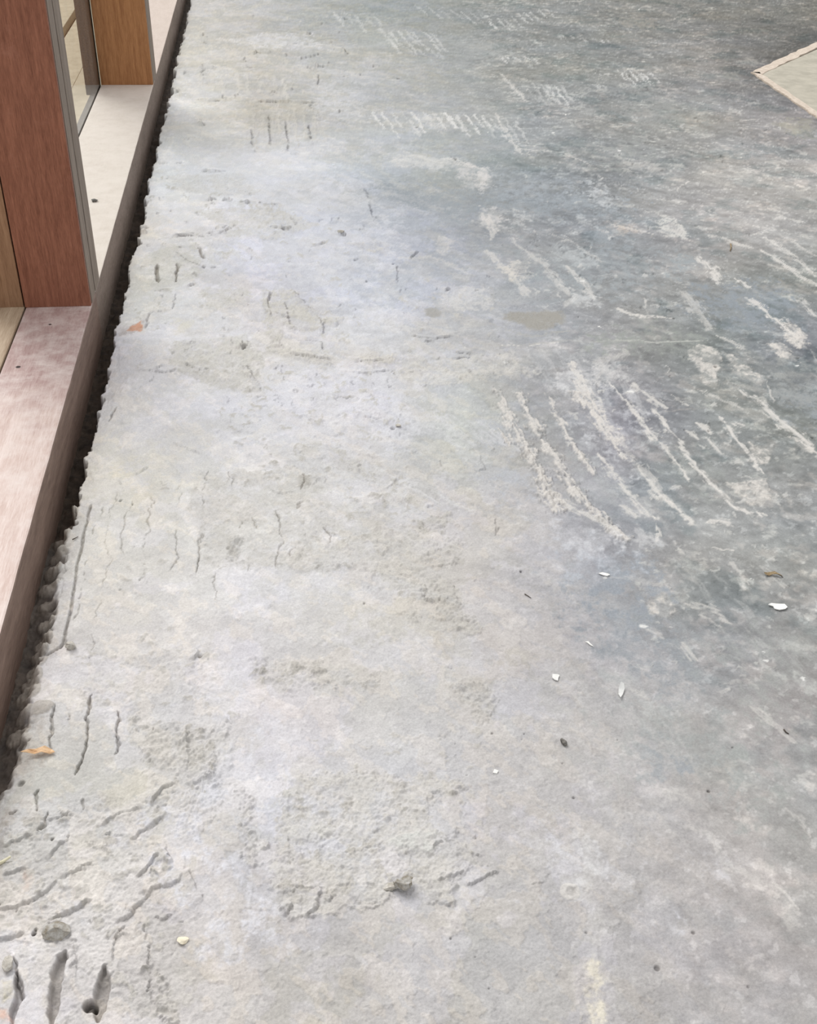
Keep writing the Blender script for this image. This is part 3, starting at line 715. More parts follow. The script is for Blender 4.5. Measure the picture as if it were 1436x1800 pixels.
for px, c, a in [
    ([(795,285),(850,292),(868,325),(850,340),(815,325)], (204,199,196), .55), ([(860,362),(885,370),(890,400),(860,408),(845,385)], (205,200,197), .6),
    ([(905,372),(935,378),(925,400),(900,395)], (200,198,196), .5), ([(770,415),(800,425),(790,450),(765,440)], (204,200,197), .5),
    ([(1060,315),(1080,350),(1060,365),(1035,345),(1040,325)], (198,198,198), .5), ([(895,455),(925,460),(920,490),(895,485)], (208,201,193), .6),
    ([(1150,372),(1175,380),(1205,410),(1200,422),(1170,415),(1160,395)], (200,198,193), .7), ([(1010,380),(1050,385),(1040,400),(1000,396)], (196,197,197), .4),
    ([(950,430),(1010,435),(1060,450),(1040,470),(960,455)], (194,196,197), .4), ([(700,270),(800,280),(790,300),(690,290)], (206,204,200), .5),
    ([(1100,285),(1200,290),(1190,300),(1100,296)], (196,192,188), .4), ([(1230,285),(1330,300),(1320,330),(1240,320)], (188,185,181), .35),
    ([(1000,520),(1050,515),(1060,535),(1010,540)], (202,202,202), .5), ([(780,510),(850,505),(870,540),(800,545),(760,530)], (209,206,203), .5),
    ([(960,655),(1030,650),(1040,680),(1000,690)], (200,199,199), .5), ([(1040,640),(1100,650),(1090,680),(1050,675)], (200,198,197), .5),
    ([(1000,930),(1060,925),(1090,950),(1050,975),(1000,960)], (204,203,206), .5), ([(1100,930),(1140,925),(1150,950),(1110,960)], (200,199,199), .5),
    ([(1060,1180),(1120,1200),(1150,1250),(1100,1240)], (192,191,189), .5), ([(1380,1190),(1436,1200),(1436,1220),(1390,1215)], (190,190,186), .5),
    ([(1310,100),(1340,105),(1330,122),(1300,118)], (180,176,168), .4), ([(1360,215),(1436,205),(1436,245),(1390,240)], (150,148,132), .5), ([(1415,232),(1436,232),(1436,242),(1418,242)], (110,114,112), .6),
    ([(1270,125),(1300,128),(1300,142),(1275,138)], (150,148,140), .5), ([(1090,30),(1150,34),(1150,50),(1095,48)], (152,146,136), .5),
]: patch(px, c, a, .015, br=1.0, fine=.5, h=.0003)
for px, h_ in [  # ragged lips of skim on the dusty side
    ([(352,300),(372,302),(402,300)], 3), ([(250,283),(300,288),(345,284)], 2.5), ([(362,350),(372,352),(383,350)], 4), ([(392,352),(408,353)], 4), ([(455,352),(460,358)], 5), ([(420,355),(440,356)], 2.5),
    ([(240,403),(262,398)], 4), ([(252,405),(259,409)], 6), ([(380,395),(405,402),(382,412)], 2.5), ([(300,416),(350,414),(378,408)], 2.5), ([(300,440),(330,460),(360,472)], 2), ([(365,468),(380,470)], 2),
    ([(470,398),(500,404),(515,402)], 3), ([(575,425),(560,430),(540,432)], 3), ([(540,455),(520,460),(500,458)], 2), ([(630,455),(610,460)], 3), ([(475,515),(470,535),(475,560)], 3.5),
    ([(512,511),(530,530),(545,545)], 3), ([(500,530),(505,560),(510,580)], 2.5), ([(560,560),(568,575),(566,590)], 2.5), ([(480,590),(490,605),(500,612)], 4), ([(533,598),(565,603),(570,618)], 2),
    ([(435,600),(440,612)], 3), ([(425,598),(424,615)], 4), ([(320,640),(350,650),(370,648)], 3), ([(430,640),(445,665),(460,690)], 2.5), ([(240,650),(290,655),(310,650)], 3), ([(270,660),(260,672)], 3),
    ([(590,650),(640,655),(690,650)], 2), ([(590,695),(610,700),(625,696)], 2.5), ([(640,730),(660,738),(676,734)], 2.5), ([(560,760),(590,766),(605,760)], 2.5), ([(640,800),(665,806)], 2.5),
    ([(705,835),(690,850),(680,862)], 3), ([(560,880),(585,890),(600,902)], 2), ([(470,860),(500,868),(520,862)], 2), ([(300,775),(330,790),(360,800)], 2), ([(260,790),(300,820),(320,836)], 2),
    ([(720,590),(760,594),(800,590)], 2.5), ([(745,600),(765,598)], 3), ([(860,565),(868,560)], 4), ([(800,618),(830,622)], 2.5), ([(745,640),(758,632)], 4), ([(715,655),(740,652)], 3), ([(790,630),(830,628)], 2), ([(1004,560),(1015,556)], 4),
    ([(780,512),(790,508)], 4), ([(720,455),(735,442)], 3), ([(640,330),(645,350),(655,385)], 2), ([(690,455),(695,470),(698,500)], 2), ([(440,225),(442,260)], 2), ([(470,200),(474,260)], 2), ([(500,210),(505,270)], 2), ([(540,215),(548,268)], 2),
    ([(300,415),(345,410)], 2), ([(535,60),(550,58)], 4), ([(505,75),(545,78)], 3), ([(600,85),(610,95)], 3), ([(340,175),(400,178)], 2), ([(350,210),(358,222)], 4), ([(320,245),(345,243)], 2), ([(450,265),(440,268)], 4), ([(505,268),(520,272)], 4), ([(790,278),(800,283)], 5),
]: ridge(px, h_, 12, 2.2, side=+1, dark=15)
# scattered crumbs of residue, little crescents and flecks
rr = random.Random(11)
def scatter(poly, n, smin, smax, hmm=1.6, col=(188,184,177)):
    xs = [p[0] for p in poly]; ys = [p[1] for p in poly]; k = 0
    P2 = np.array(poly, float)
    while k < n:
        x = rr.uniform(min(xs), max(xs)); y = rr.uniform(min(ys), max(ys))
        if not inside(np.array([x]), np.array([y]), P2)[0]: continue
        k += 1; s = rr.uniform(smin, smax); an = rr.uniform(0, 2 * math.pi)
        q_ = [(x, y), (x + s * math.cos(an), y + .6 * s * math.sin(an)), (x + 1.6 * s * math.cos(an + .7), y + s * math.sin(an + .7))]
        if rr.random() < .5: ridge(q_, hmm * rr.uniform(.6, 1.3), 7, 2, side=rr.choice([1, -1]), dark=12)
        else: stroke(q_, rr.uniform(3, 7), col, .6, h=.0008)
scatter([(400,640),(700,650),(760,900),(480,860),(380,760)], 260, 4, 12, 1.9)
scatter([(200,830),(560,830),(640,900),(560,1000),(200,1050)], 60, 4, 10)
scatter([(330,20),(620,20),(640,200),(300,200)], 50, 4, 12)
scatter([(260,300),(660,380),(620,620),(220,700)], 170, 4, 12)
scatter([(230,1255),(395,1275),(380,1420),(250,1380)], 60, 3, 9, 2.6)
scatter([(560,900),(800,900),(850,1110),(700,1090),(560,1000)], 110, 3, 9, 2.4)
scatter([(430,1155),(660,1190),(660,1215),(460,1200)], 50, 3, 8, 2)
scatter([(120,1100),(350,1100),(420,1260),(120,1250)], 40, 3, 9, 1.2)
scatter([(700,500),(900,480),(900,690),(700,690)], 45, 5, 10, 1.4)
scatter([(860,420),(1090,400),(1200,560),(960,540)], 60, 4, 12, .8, (200,198,195))
scatter([(940,640),(1240,620),(1436,900),(1200,930),(1000,800)], 80, 4, 12, .8, (198,196,192))
scatter([(1080,900),(1436,900),(1436,1250),(1120,1200)], 70, 4, 11, .7, (192,191,187))
scatter([(560,1280),(850,1280),(900,1420),(560,1380)], 30, 4, 9, 1.4)
scatter([(0,1440),(280,1400),(330,1620),(280,1790),(60,1660),(0,1640)], 170, 4, 12, 2.6)
scatter([(480,1390),(830,1390),(850,1550),(500,1580)], 170, 4, 11, 2.2)
scatter([(900,60),(1436,230),(1436,420),(900,380)], 120, 3, 10, .5, (190,189,186))

# smooth paler skins inside the rough field
patch([(500,1455),(520,1448),(570,1442),(582,1468),(560,1485),(520,1480)], (207,205,201), .9, .008, br=.3, fine=.2, h=.0016)
patch([(682,1490),(720,1465),(760,1462),(768,1490),(715,1500)], (206,206,202), .9, .008, br=.3, fine=.2, h=.0014)
patch([(500,1388),(520,1385),(525,1400),(505,1402)], (206,204,200), .8, .006, h=.001)
patch([(210,1080),(250,1070),(270,1090),(220,1098)], (214,210,204), .6, .01); patch([(140,1195),(220,1185),(225,1215),(150,1215)], (213,210,204), .55, .012)
patch([(250,1000),(290,985),(320,1010),(270,1030)], (213,210,205), .5, .01); patch([(300,560),(335,565),(330,590),(305,588)], (212,206,192), .6, .01)
patch([(310,1690),(325,1683),(338,1690),(330,1702),(315,1702)], (184,181,175), .8, .004, br=.1, fine=.1)

# ------------------------------------------------ long lips and cracks, near left
for px, h_, w_ in [
    ([(106,1545),(81,1563),(56,1580),(31,1592),(-8,1596)], 8.5, 26), ([(167,1515),(140,1530),(106,1545)], 4, 18),
    ([(47,1526),(25,1534),(0,1540)], 7, 18), ([(167,1581),(139,1600),(110,1610),(81,1622)], 6, 20), ([(48,1636),(20,1648),(-6,1654)], 8, 20),
    ([(326,1528),(308,1548),(290,1556),(267,1561),(245,1592),(223,1612),(195,1620)], 7, 22),
    ([(283,1498),(262,1522),(237,1543)], 7, 20), ([(291,1434),(265,1450),(245,1461),(224,1477)], 7, 18),
    ([(61,1467),(28,1481),(4,1492)], 6, 16), ([(118,1462),(121,1478),(100,1486),(92,1492),(81,1510)], 6, 16),
    ([(126,1428),(100,1440),(78,1442)], 4, 12), ([(251,1417),(212,1428),(173,1451)], 3.5, 12),
    ([(308,1375),(292,1382),(281,1392),(267,1416)], 9, 20), ([(120,1640),(100,1632),(80,1625)], 3, 10),
    ([(329,1525),(340,1545),(350,1565),(359,1584)], 5.5, 16), ([(284,1450),(289,1480),(296,1502),(309,1514)], 5, 14),
    ([(322,1270),(327,1298),(331,1334),(323,1364)], 5, 14), ([(223,1623),(206,1650),(195,1695)], 4.5, 12),
    ([(256,1617),(262,1667),(259,1701),(259,1798)], 4.5, 14), ([(184,1623),(189,1659)], 3, 10), ([(131,1664),(133,1695),(131,1723)], 4, 10),
    ([(180,1655),(166,1662),(156,1668)], 4, 10), ([(305,1605),(290,1616),(270,1614)], 4, 12), ([(325,1500),(322,1530)], 2, 10),
    ([(560,1559),(563,1572),(554,1604),(538,1616)], 6, 16), ([(518,1593),(508,1598),(507,1615)], 5, 12), ([(583,1576),(578,1586)], 6, 10),
    ([(573,1560),(545,1562),(515,1560)], 2.6, 10), ([(500,1468),(507,1485),(504,1520)], 2.4, 8), ([(518,1472),(526,1500),(534,1520)], 2.6, 8),
    ([(718,1490),(722,1530)], 1.6, 8), ([(344,1140),(348,1150),(341,1162)], 7, 10),
    ([(813,1538),(790,1543),(767,1551)], 3.6, 10), ([(880,1532),(857,1537),(838,1550),(822,1560)], 4.2, 12), ([(968,1530),(950,1550),(928,1554)], 3.4, 9), ([(910,1552),(897,1540)], 3, 8),
    ([(806,989),(780,995),(753,999)], 2.8, 8), ([(800,1590),(785,1590),(770,1582)], 3, 8), ([(640,1600),(660,1596),(672,1588)], 2.4, 8),
    ([(584,632),(541,627),(505,624)], 3.6, 12), ([(690,630),(655,636),(620,636)], 3.6, 12), ([(606,564),(590,566)], 3, 8),
    ([(345,498),(330,503)], 4, 8), ([(303,545),(262,549)], 2.2, 8), ([(308,515),(303,545)], 2.2, 8), ([(262,549),(255,580)], 2.4, 10), ([(300,509),(236,511)], 1.8, 8),
    ([(290,643),(265,652)], 3.2, 8), ([(436,602),(425,617)], 5, 10), ([(247,739),(200,747)], 3.4, 10), ([(262,820),(248,830),(233,836)], 4, 9),
    ([(440,748),(420,758),(403,762)], 2, 8), ([(345,414),(301,417)], 2, 8), ([(402,409),(340,418)], 2.4, 8), ([(514,400),(492,404)], 2.5, 8),
    ([(579,116),(536,119)], 4.5, 12), ([(382,120),(351,121)], 3.4, 10), ([(478,92),(441,95)], 4, 10), ([(575,91),(521,106)], 2.6, 10), ([(668,115),(652,117)], 4, 9),
    ([(572,181),(478,178),(441,180)], 2.6, 12), ([(405,351),(390,352)], 5, 10), ([(380,350),(362,352)], 4, 10), ([(499,359),(420,356)], 2.0, 10),
    ([(318,159),(302,162)], 5, 12), ([(326,167),(310,168)], 4, 10), ([(608,412),(594,414)], 6, 10), ([(560,130),(556,150)], 2, 8),
]: ridge(px, h_ * 1.1, w_, 1.7 if h_ < 6 else 2.3, side=+1, dark=12)
for px, w_, d_ in [
    ([(160,1222),(155,1240),(150,1267),(148,1290),(148,1309),(142,1320),(139,1328),(139,1345),(134,1364)], 1.9, 6), ([(214,1245),(206,1289),(201,1328)], 1.9, 5.5),
    ([(93,1239),(88,1280),(82,1320)], 1.8, 5), ([(270,1278),(266,1303)], 1.4, 4), ([(123,1245),(111,1267),(100,1306)], 1.2, 3), ([(111,1264),(117,1262)], 1.6, 3),
    ([(64,1385),(58,1405),(56,1428)], 1.8, 4), ([(74,1423),(72,1440),(66,1458)], 2.0, 5), ([(27,1430),(15,1434)], 2.2, 4), ([(148,1401),(146,1423)], 1.2, 3),
    ([(263,858),(263,908),(256,955),(251,1000),(246,1020)], 1.0, 2.2), ([(318,855),(306,925),(308,975),(298,1000)], 1.0, 2.2), ([(356,895),(356,960),(347,1013)], 1.0, 2.2),
    ([(183,888),(178,913),(170,940)], .9, 1.8), ([(160,985),(150,1013),(140,1050),(130,1090)], 1.0, 2.2), ([(362,828),(357,884),(351,911),(354,961),(346,1023)], 1.1, 2.4),
    ([(443,909),(443,945),(441,973),(443,1003)], 1.3, 2.8), ([(486,897),(490,950),(488,995)], 1.2, 2.4), ([(404,828),(405,867),(386,878)], 1.0, 2.2), ([(571,931),(578,955)], 1.5, 3),
    ([(276,465),(274,480),(278,496)], 2.6, 5), ([(314,465),(311,482),(310,496)], 2.2, 4), ([(348,436),(358,454)], 1.6, 3), ([(200,890),(186,1000),(150,1170)], .7, 1),
    ([(528,838),(530,856)], 1.3, 2.6), ([(535,880),(528,892)], 1.6, 3), ([(380,1010),(372,1060)], .8, 1.5), ([(230,870),(222,930),(210,990)], .9, 1.6),
    ([(201,718),(195,740)], 2.0, 4), ([(424,908),(417,940)], 1, 2), ([(205,860),(195,900)], .8, 1.4),
    ([(540,930),(533,966)], 1.2, 2.4), ([(510,960),(514,975)], 1.2, 2.4),
]: groove(px, w_, d_, dark=26)
# the straight slot left by a strip, with its hooked lower end
groove([(160,887),(155,905),(147,945),(138,990),(131,1030),(124,1070),(118,1100),(114,1128),(106,1137),(95,1141),(80,1146)], 2.6, 6, dark=30, ragged=.3, ends=.02)
ridge([(158,890),(146,945),(131,1030),(116,1105)], 2.5, 8, 1.5, side=-1, dark=0)
# deep combed channels in the near left corner
groove([(113,1672),(104,1690),(98,1705),(98,1756),(90,1799)], 7.5, 12, dark=34, ragged=.35, ends=.12)
groove([(183,1698),(180,1730),(174,1770),(170,1799)], 6.5, 11, dark=32, ragged=.35, ends=.2)
groove([(28,1705),(31,1735),(32,1750),(24,1770),(18,1799)], 5.5, 10, dark=32, ragged=.35, ends=.25)
groove([(26,1680),(24,1715),(29,1748)], 1.6, 5, dark=26)
groove([(10,1585),(10,1588)], 1.5, 3)
pit(158,1770,6,12,95); pit(60,1643,2.4,6,80); pit(63,1636,1.6,4,60)
for x, y, r, d_, k in [(212,879,2.3,5,110),(233,886,1.7,4,90),(211,1037,1.6,3,70),(236,960,1,2,30),(690,754,4,4,50),(644,494,3.4,4,70),(691,465,3.0,3,60),(358,469,4.5,4,60),
    (1184,560,2.6,2,60),(1257,646,3.5,2.5,50),(1402,630,3,2,50),(1427,770,3,2,50),(915,1006,1.8,2,90),(1245,1392,2,2,60),(1218,1640,2,1.5,50),(793,1174,1.2,1,40),
    (921,1290,1.3,1.5,50),(917,1299,1,1,40),(800,1307,1,1.4,40),(1008,1403,1.6,2,50),(988,1343,1.2,1,40),(865,1290,1.6,2,50),(820,1363,1.2,1,50),(1203,755,2.4,1.5,50),
    (1245,758,2.4,1.5,50),(640,1061,1.8,1.6,60),(92,1475,2,3,60),(50,1298,2,3,60),(37,1303,6,5,50),(37,1375,4,4,50),(1287,1315,1.4,1,50),(792,1650,1.3,1.5,50),(859,1738,1,1,40),(835,1682,1,1,40),
    (1030,1640,1.6,1.2,40),(1085,1302,1.2,1,35),(1315,1735,1.5,1,30),(1155,1702,3,2,45),(394,56,6,4,60),(454,136,6,4,60),(700,138,6,3,50),(800,279,6,3,55),(1298,85,5,2,40),(895,47,5,3,50),
    (370,84,5,4,60),(389,85,4,4,60),(405,88,4,4,60),(488,101,6,5,60),(436,105,5,4,60),(732,224,4,2,50),(441,1003,1,1,20),(457,357,3,4,60),(352,1155,3,4,40),(30,1602,1.5,2,40)]:
    pit(x, y, r, d_, k)
# light round scar with a rim, and the cream streak at the near edge
dab(1003,1568,13,13,1.6,col=(210,206,200),a=.6); pit(1004,1568,5,1.8,14)
patch([(1026,1712),(1040,1705),(1060,1760),(1072,1799),(1042,1799),(1036,1750)], (219,212,196), 1.0, .012, br=.5, hole=.2)
ridge([(1021,1700),(1028,1720),(1034,1752)], 1.8, 8, 2, side=-1, dark=10)
patch([(1020,1480),(1030,1480),(1090,1799),(1070,1799)], (202,200,194), .35, .02)
# straight laitance seams across the slab
for px, c, a in [([(430,618),(700,640),(1000,600),(1243,601)], (178,176,172), .35), ([(300,176),(580,178),(800,190)], (182,179,172), .35), ([(1061,599),(1243,601)], (196,196,190), .5),
                 ([(700,640),(850,662),(1000,650)], (176,173,167), .3), ([(1170,722),(1240,716)], (160,156,152), .5)]:
    stroke(px, 5, c, a, br=.4, fine=.2)
groove([(1240,1799),(1030,1500)], .4, .3, dark=2)
patch([(210,578),(250,566),(250,588),(212,590)], (186,178,176), .6, .012)
patch([(236,572),(249,564),(249,584),(228,583)], (206,158,134), 1.0, .004, br=.2, hole=0)
patch([(0,1765),(12,1765),(12,1799),(0,1799)], (214,180,164), .7, .004); patch([(70,1658),(60,1700),(80,1798),(96,1798),(92,1670)], (203,196,187), .5, .008)
patch([(38,1530),(48,1532),(46,1570),(36,1580)], (206,184,172), .45, .006); patch([(30,1505),(50,1505),(48,1525),(36,1525)], (206,194,178), .5, .004)
patch([(0,1720),(16,1722),(14,1745),(0,1748)], (206,198,176), .6, .005); patch([(0,1230),(70,1260),(40,1420),(0,1450)], (178,168,158), .45, .02)
dab(8,1735,9,12,3)
stroke([(0,130),(1436,130)], 1, (180,180,176), 0.0)
for x, y, r in [(990,200,3.5),(975,234,8),(1090,265,5),(1098,270,5),(1110,272,4),(1120,15,10),(1222,8,8),(855,232,4),(886,636,5),(1060,1012,8),(1407,1192,4),(1437,712,5),(540,937,3),(1401,643,6),(1066,684,4),(1112,688,5),(1052,574,5),(1023,494,6),(1120,1093,6),(1175,1100,3),(1340,1140,3),(1352,1155,3),(960,740,2),(1320,1015,3)]:
    stroke([(x - 4, y), (x + 4, y + 1)], r, (224,223,220), .9, br=.3)

# ------------------------------------------------ open joint between slab and sill
XE = -0.362 + (fbm(X * 0, Y, 0.13, 3, 2) - .5) * 0.022 + (fbm(X * .5, Y, 0.045, 3, 5) - .5) * 0.020 + (fbm(X, Y, 0.018, 3, 5, gain=.7) - .5) * 0.018 + (fbm(X, Y, .008, 2, 6) - .5) * .006
near = sst(1.62, 1.50, Y)                       # the slab edge slumps into the joint here
close = sst(1.03, 0.93, Y)                      # and reaches the sill here
XE = XE * (1 - near) + (-0.371 + (XE + .362) * .9) * near
XE = XE * (1 - close) + (-0.392 + (XE + .362) * .6) * close
edge_soft = 0.004 + 0.018 * near
t = sst(0, 1, (XE - X) / edge_soft + .5)
depth = 0.050 * (1 - near) + 0.030 * near * (1 - close) + 0.012 * close
H -= t * depth
H += t * (fbm(X, Y, 0.03, 4, 1, gain=.7) - .5) * 0.022 * (1 - .5 * close)
DIRT = np.array([66, 56, 48], np.float32)
COL += (DIRT + ((fbm(X, Y, 0.014, 3, 3) - .5) * 50)[..., None] * np.array([1, .85, .7], np.float32) - COL) * (t * (1 - .25 * near))[..., None]
# shoulder of the slab dips a little before the joint
sh = sst(0.045, 0.0, X - XE) * (1 - t)
H -= sh * (0.002 + .004 * near)
# scalloped thumb-sized dabs pressed along the slumped edge
DC = (176, 168, 158)
for x, y, rx, ry, hh in [(122,905,16,17,12),(108,938,17,16,15),(100,967,16,15,14),(92,996,17,16,16),(84,1026,19,17,15),(76,1052,15,13,9),(80,1088,15,13,9),(76,1120,17,14,9),
                         (70,1138,16,15,14),(64,1165,18,15,6),(56,1190,18,20,7),(50,1215,20,20,6),(40,1250,14,12,8),(70,1250,20,14,4),(30,1285,20,16,7)]:
    dab(x, y, rx, ry, hh, rot=.2, col=DC, a=.6, power=.55, z=-.008)
groove([(99,925),(112,930),(120,940)], 1.4, 4, dark=20); groove([(96,1015),(108,1008)], 1.6, 4, dark=20); groove([(72,1110),(86,1112),(92,1122)], 1.4, 4, dark=20)
groove([(127,946),(136,943)], 1.2, 3, dark=60); groove([(122,938),(112,1000),(100,1050)], .8, 2, dark=16); groove([(128,908),(136,904)], 1.6, 3, dark=30)
groove([(46,1200),(60,1204),(70,1205)], 1.2, 3, dark=16)
print('floor verts', X.size)

# mesh
COL = np.clip(COL, 8, 250)
lincol = lin(COL * 0.985).astype(np.float32)
nv = NR * NCOL
co = np.stack([X, Y, H], -1).reshape(-1, 3).astype(np.float32)
ii = (np.arange(NR - 1)[:, None] * NCOL + np.arange(NCOL - 1)[None, :]).ravel()
faces = np.stack([ii, ii + 1, ii + 1 + NCOL, ii + NCOL], -1).astype(np.int32)
me = bpy.data.meshes.new('floor')
me.vertices.add(nv); me.vertices.foreach_set('co', co.ravel())
me.loops.add(faces.size); me.loops.foreach_set('vertex_index', faces.ravel())
me.polygons.add(len(faces)); me.polygons.foreach_set('loop_start', np.arange(0, faces.size, 4, dtype=np.int32))
me.polygons.foreach_set('loop_total', np.full(len(faces), 4, np.int32))
me.update(calc_edges=True)
me.polygons.foreach_set('use_smooth', np.ones(len(faces), bool))
ca_ = me.attributes.new('tint', 'FLOAT_COLOR', 'POINT')
ca_.data.foreach_set('color', np.concatenate([lincol.reshape(-1, 3), np.ones((nv, 1), np.float32)], 1).ravel())
ga = me.attributes.new('grain', 'FLOAT', 'POINT'); ga.data.foreach_set('value', np.clip(G, 0, 1).ravel().astype(np.float32))
floor = obj('floor', me, FLOOR_M); tag(floor, kind='structure')

def hz(x, y):
    r = int(np.clip(np.searchsorted(yr, y), 0, NR - 1)); c = int(np.clip(np.searchsorted(X[r], x), 0, NCOL - 1))
    return float(H[r, c])
def spot(px, py):
    p = P(px, py); return float(p[0]), float(p[1]), hz(p[0], p[1])

# ------------------------------------------------ raised screed panel with its mortar border, far right
M_cream = mat_plain('cream_mortar', (182, 168, 154), (204, 192, 178), 60, bump=.002)
M_panel = mat_plain('screed_panel', (158, 153, 140), (178, 172, 158), 14, bump=.0012)
def slab(name, pts, z0, z1, mat, parent, bev=.002):
    bm = bmesh.new()
    vs = [bm.verts.new((a, b, z1)) for a, b in pts]; f = bm.faces.new(vs)
    if f.normal.z < 0: f.normal_flip()
    e = bmesh.ops.extrude_face_region(bm, geom=[f])
    for v in e['geom']:
        if isinstance(v, bmesh.types.BMVert): v.co.z = z0
    bmesh.ops.recalc_face_normals(bm, faces=bm.faces)
    es = [e for e in bm.edges if e.verts[0].co.z > z1 - 1e-5 and e.verts[1].co.z > z1 - 1e-5]
    bmesh.ops.bevel(bm, geom=es, offset=bev, segments=2, affect='EDGES')
    return from_bm(name, bm, mat, parent)
def strip(name, pa, pb, w_, z1, mat, parent, seed):
    r = random.Random(seed); a = np.array(pa); b = np.array(pb); d = b - a; L_ = np.linalg.norm(d); d /= L_; n = np.array([-d[1], d[0]])
    K = 24; l1 = []; l2 = []
    for i in range(K + 1):
        p = a + d * L_ * i / K
        l1.append(tuple(p + n * (w_ * .5 + r.uniform(-.25, .25) * w_ * .4))); l2.append(tuple(p - n * (w_ * .5 + r.uniform(-.25, .25) * w_ * .4)))
    return slab(name, l1 + l2[::-1], -.012, z1, mat, parent, .0015)
c0 = P(1336, 133)[:2]; c1 = P(1436, 88)[:2]; c2 = P(1436, 200)[:2]
c1e = c0 + (c1 - c0) * 1.9; c2e = c0 + (c2 - c0) * 1.55
slab('screed_panel', [tuple(c0), tuple(c2e), (4.2, c2e[1]), (4.2, c1e[1]), tuple(c1e)], -.012, .0045, M_panel, floor)
strip('mortar_strip', P(1329,131)[:2], c1e + np.array([-.03, .03]), .050, .0062, M_cream, floor, 1)
strip('mortar_strip', P(1330,131)[:2] + np.array([0, .02]), c2e + np.array([-.015, 0]), .034, .0062, M_cream, floor, 2)

# ------------------------------------------------ small loose things
def rock(name, px, py, r, mat, label, cat, sx=1, sy=1, sz=.7, seed=1, rough=.25, sub=3, rot=0, sink=.25, group=None):
    x, y, z = spot(px, py); r /= 1000.
    bm = bmesh.new(); bmesh.ops.create_icosphere(bm, subdivisions=sub, radius=1)
    q = random.Random(seed); dirs = [(Vector((q.gauss(0, 1), q.gauss(0, 1), q.gauss(0, 1))).normalized(), q.uniform(.55, .9)) for _ in range(14)]
    for v in bm.verts:
        n = v.co.normalized()
        for d_, k in dirs:                      # chipped facets
            s = n.dot(d_)
            if s > k: n = n - d_ * (s - k) * 1.0
        n *= 1 + rough * (q.random() - .5) * .5
        v.co = Vector((n.x * sx, n.y * sy, n.z * sz)) * r
    o = from_bm(name, bm, mat); o.location = (x, y, z + r * sz * (1 - sink)); o.rotation_euler = (0, 0, rot)
    tag(o, label, cat, group); return o
M_mortar = mat_plain('dry_mortar', (176, 170, 160), (206, 202, 194), 240, bump=.002)
M_stone = mat_plain('dark_gravel', (84, 82, 80), (128, 124, 118), 260)
M_brown = mat_plain('embedded_stone', (138, 130, 116), (182, 180, 176), 130, bump=.003)
M_white = mat_plain('white_plaster_chip', (226, 225, 221), (238, 237, 234), 200, bump=.0005)
M_creamc = mat_plain('cream_chip', (226, 216, 192), (236, 228, 208), 200)
M_leaf = mat_plain('tan_leaf', (214, 176, 136), (232, 198, 160), 160, bump=.0006)
M_dleaf = mat_plain('brown_leaf', (122, 102, 76), (160, 142, 112), 160, bump=.0006)
M_straw = mat_plain('pale_straw', (214, 208, 176), (232, 226, 200), 160)
M_twig = mat_plain('dark_twig', (70, 62, 56), (98, 90, 82), 160)
M_pet = mat_plain('dry_petal', (206, 206, 204), (220, 220, 218), 160)

rock('mortar_crumb', 125, 1140, 8.5, M_mortar, 'pale mortar crumb beside the hooked end of the straight slot', 'mortar crumb', sz=.75, seed=3, rough=.5, sink=.1)
rock('mortar_lump', 708, 1561, 13, M_brown, 'largest dark-sided mortar lump at the edge of the rough sandy patch', 'mortar lump', sx=1.0, sy=.8, sz=.7, seed=8, rough=.5, rot=.5)
rock('mortar_lump', 688, 1563, 8, M_mortar, 'smaller pale mortar lump just left of the dark-sided one', 'mortar lump', sx=1.3, sy=.7, sz=.5, seed=9, rough=.6)
rock('pebble', 991, 1307, 5.4, M_stone, 'small dark grey pebble alone on the smooth slab', 'pebble', sx=.9, sy=1.3, sz=.7, seed=5, rough=.2, rot=.4)
rock('embedded_stone', 99, 1642, 16, M_brown, 'grey-brown stone half buried in mortar above the deep channels', 'stone', sx=1.2, sy=.8, sz=.5, seed=12, rough=.3, sink=.62)
rock('cream_chip', 322, 1656, 7.0, M_creamc, 'cream chip at the right edge of the combed mortar', 'chip', sx=1, sy=.85, sz=.35, seed=14, rough=.15, sink=.1)
rock('mortar_lump', 15, 1698, 8, M_mortar, 'small mortar lump at the lower left edge of the picture', 'mortar lump', sx=.9, sy=1.2, sz=.6, seed=17, rough=.3)

def flat(name, px, py, outline, th, mat, label, cat, curl=.0, rot=0, lift=.0006, vein=False):
    """thin solid flake; outline in mm; curl lifts its long edges"""
    x, y, z = spot(px, py)
    bm = bmesh.new(); pts = [(a / 1000., b / 1000.) for a, b in outline]
    cx = sum(p[0] for p in pts) / len(pts); cy = sum(p[1] for p in pts) / len(pts)
    top = []; rings = [1.0, .66, .33]
    for s in rings: top.append([bm.verts.new((cx + (a - cx) * s, cy + (b - cy) * s, 0)) for a, b in pts])
    cv = bm.verts.new((cx, cy, 0)); n = len(pts)
    for k in range(2):
        for i in range(n): bm.faces.new([top[k][i], top[k][(i + 1) % n], top[k + 1][(i + 1) % n], top[k + 1][i]])
    for i in range(n): bm.faces.new([top[2][i], top[2][(i + 1) % n], cv])
    for v in bm.verts: v.co.z = curl * ((v.co.y / .01) ** 2) * .004 + curl * .002 * math.sin(v.co.x * 260)
    e = bmesh.ops.extrude_face_region(bm, geom=bm.faces[:])
    for v in e['geom']:
        if isinstance(v, bmesh.types.BMVert): v.co.z += th
    bmesh.ops.recalc_face_normals(bm, faces=bm.faces)
    o = from_bm(name, bm, mat, smooth=False); zm = min(v.co.z for v in o.data.vertices)
    o.location = (x, y, z + lift - zm); o.rotation_euler = (0, 0, rot); tag(o, label, cat); return o
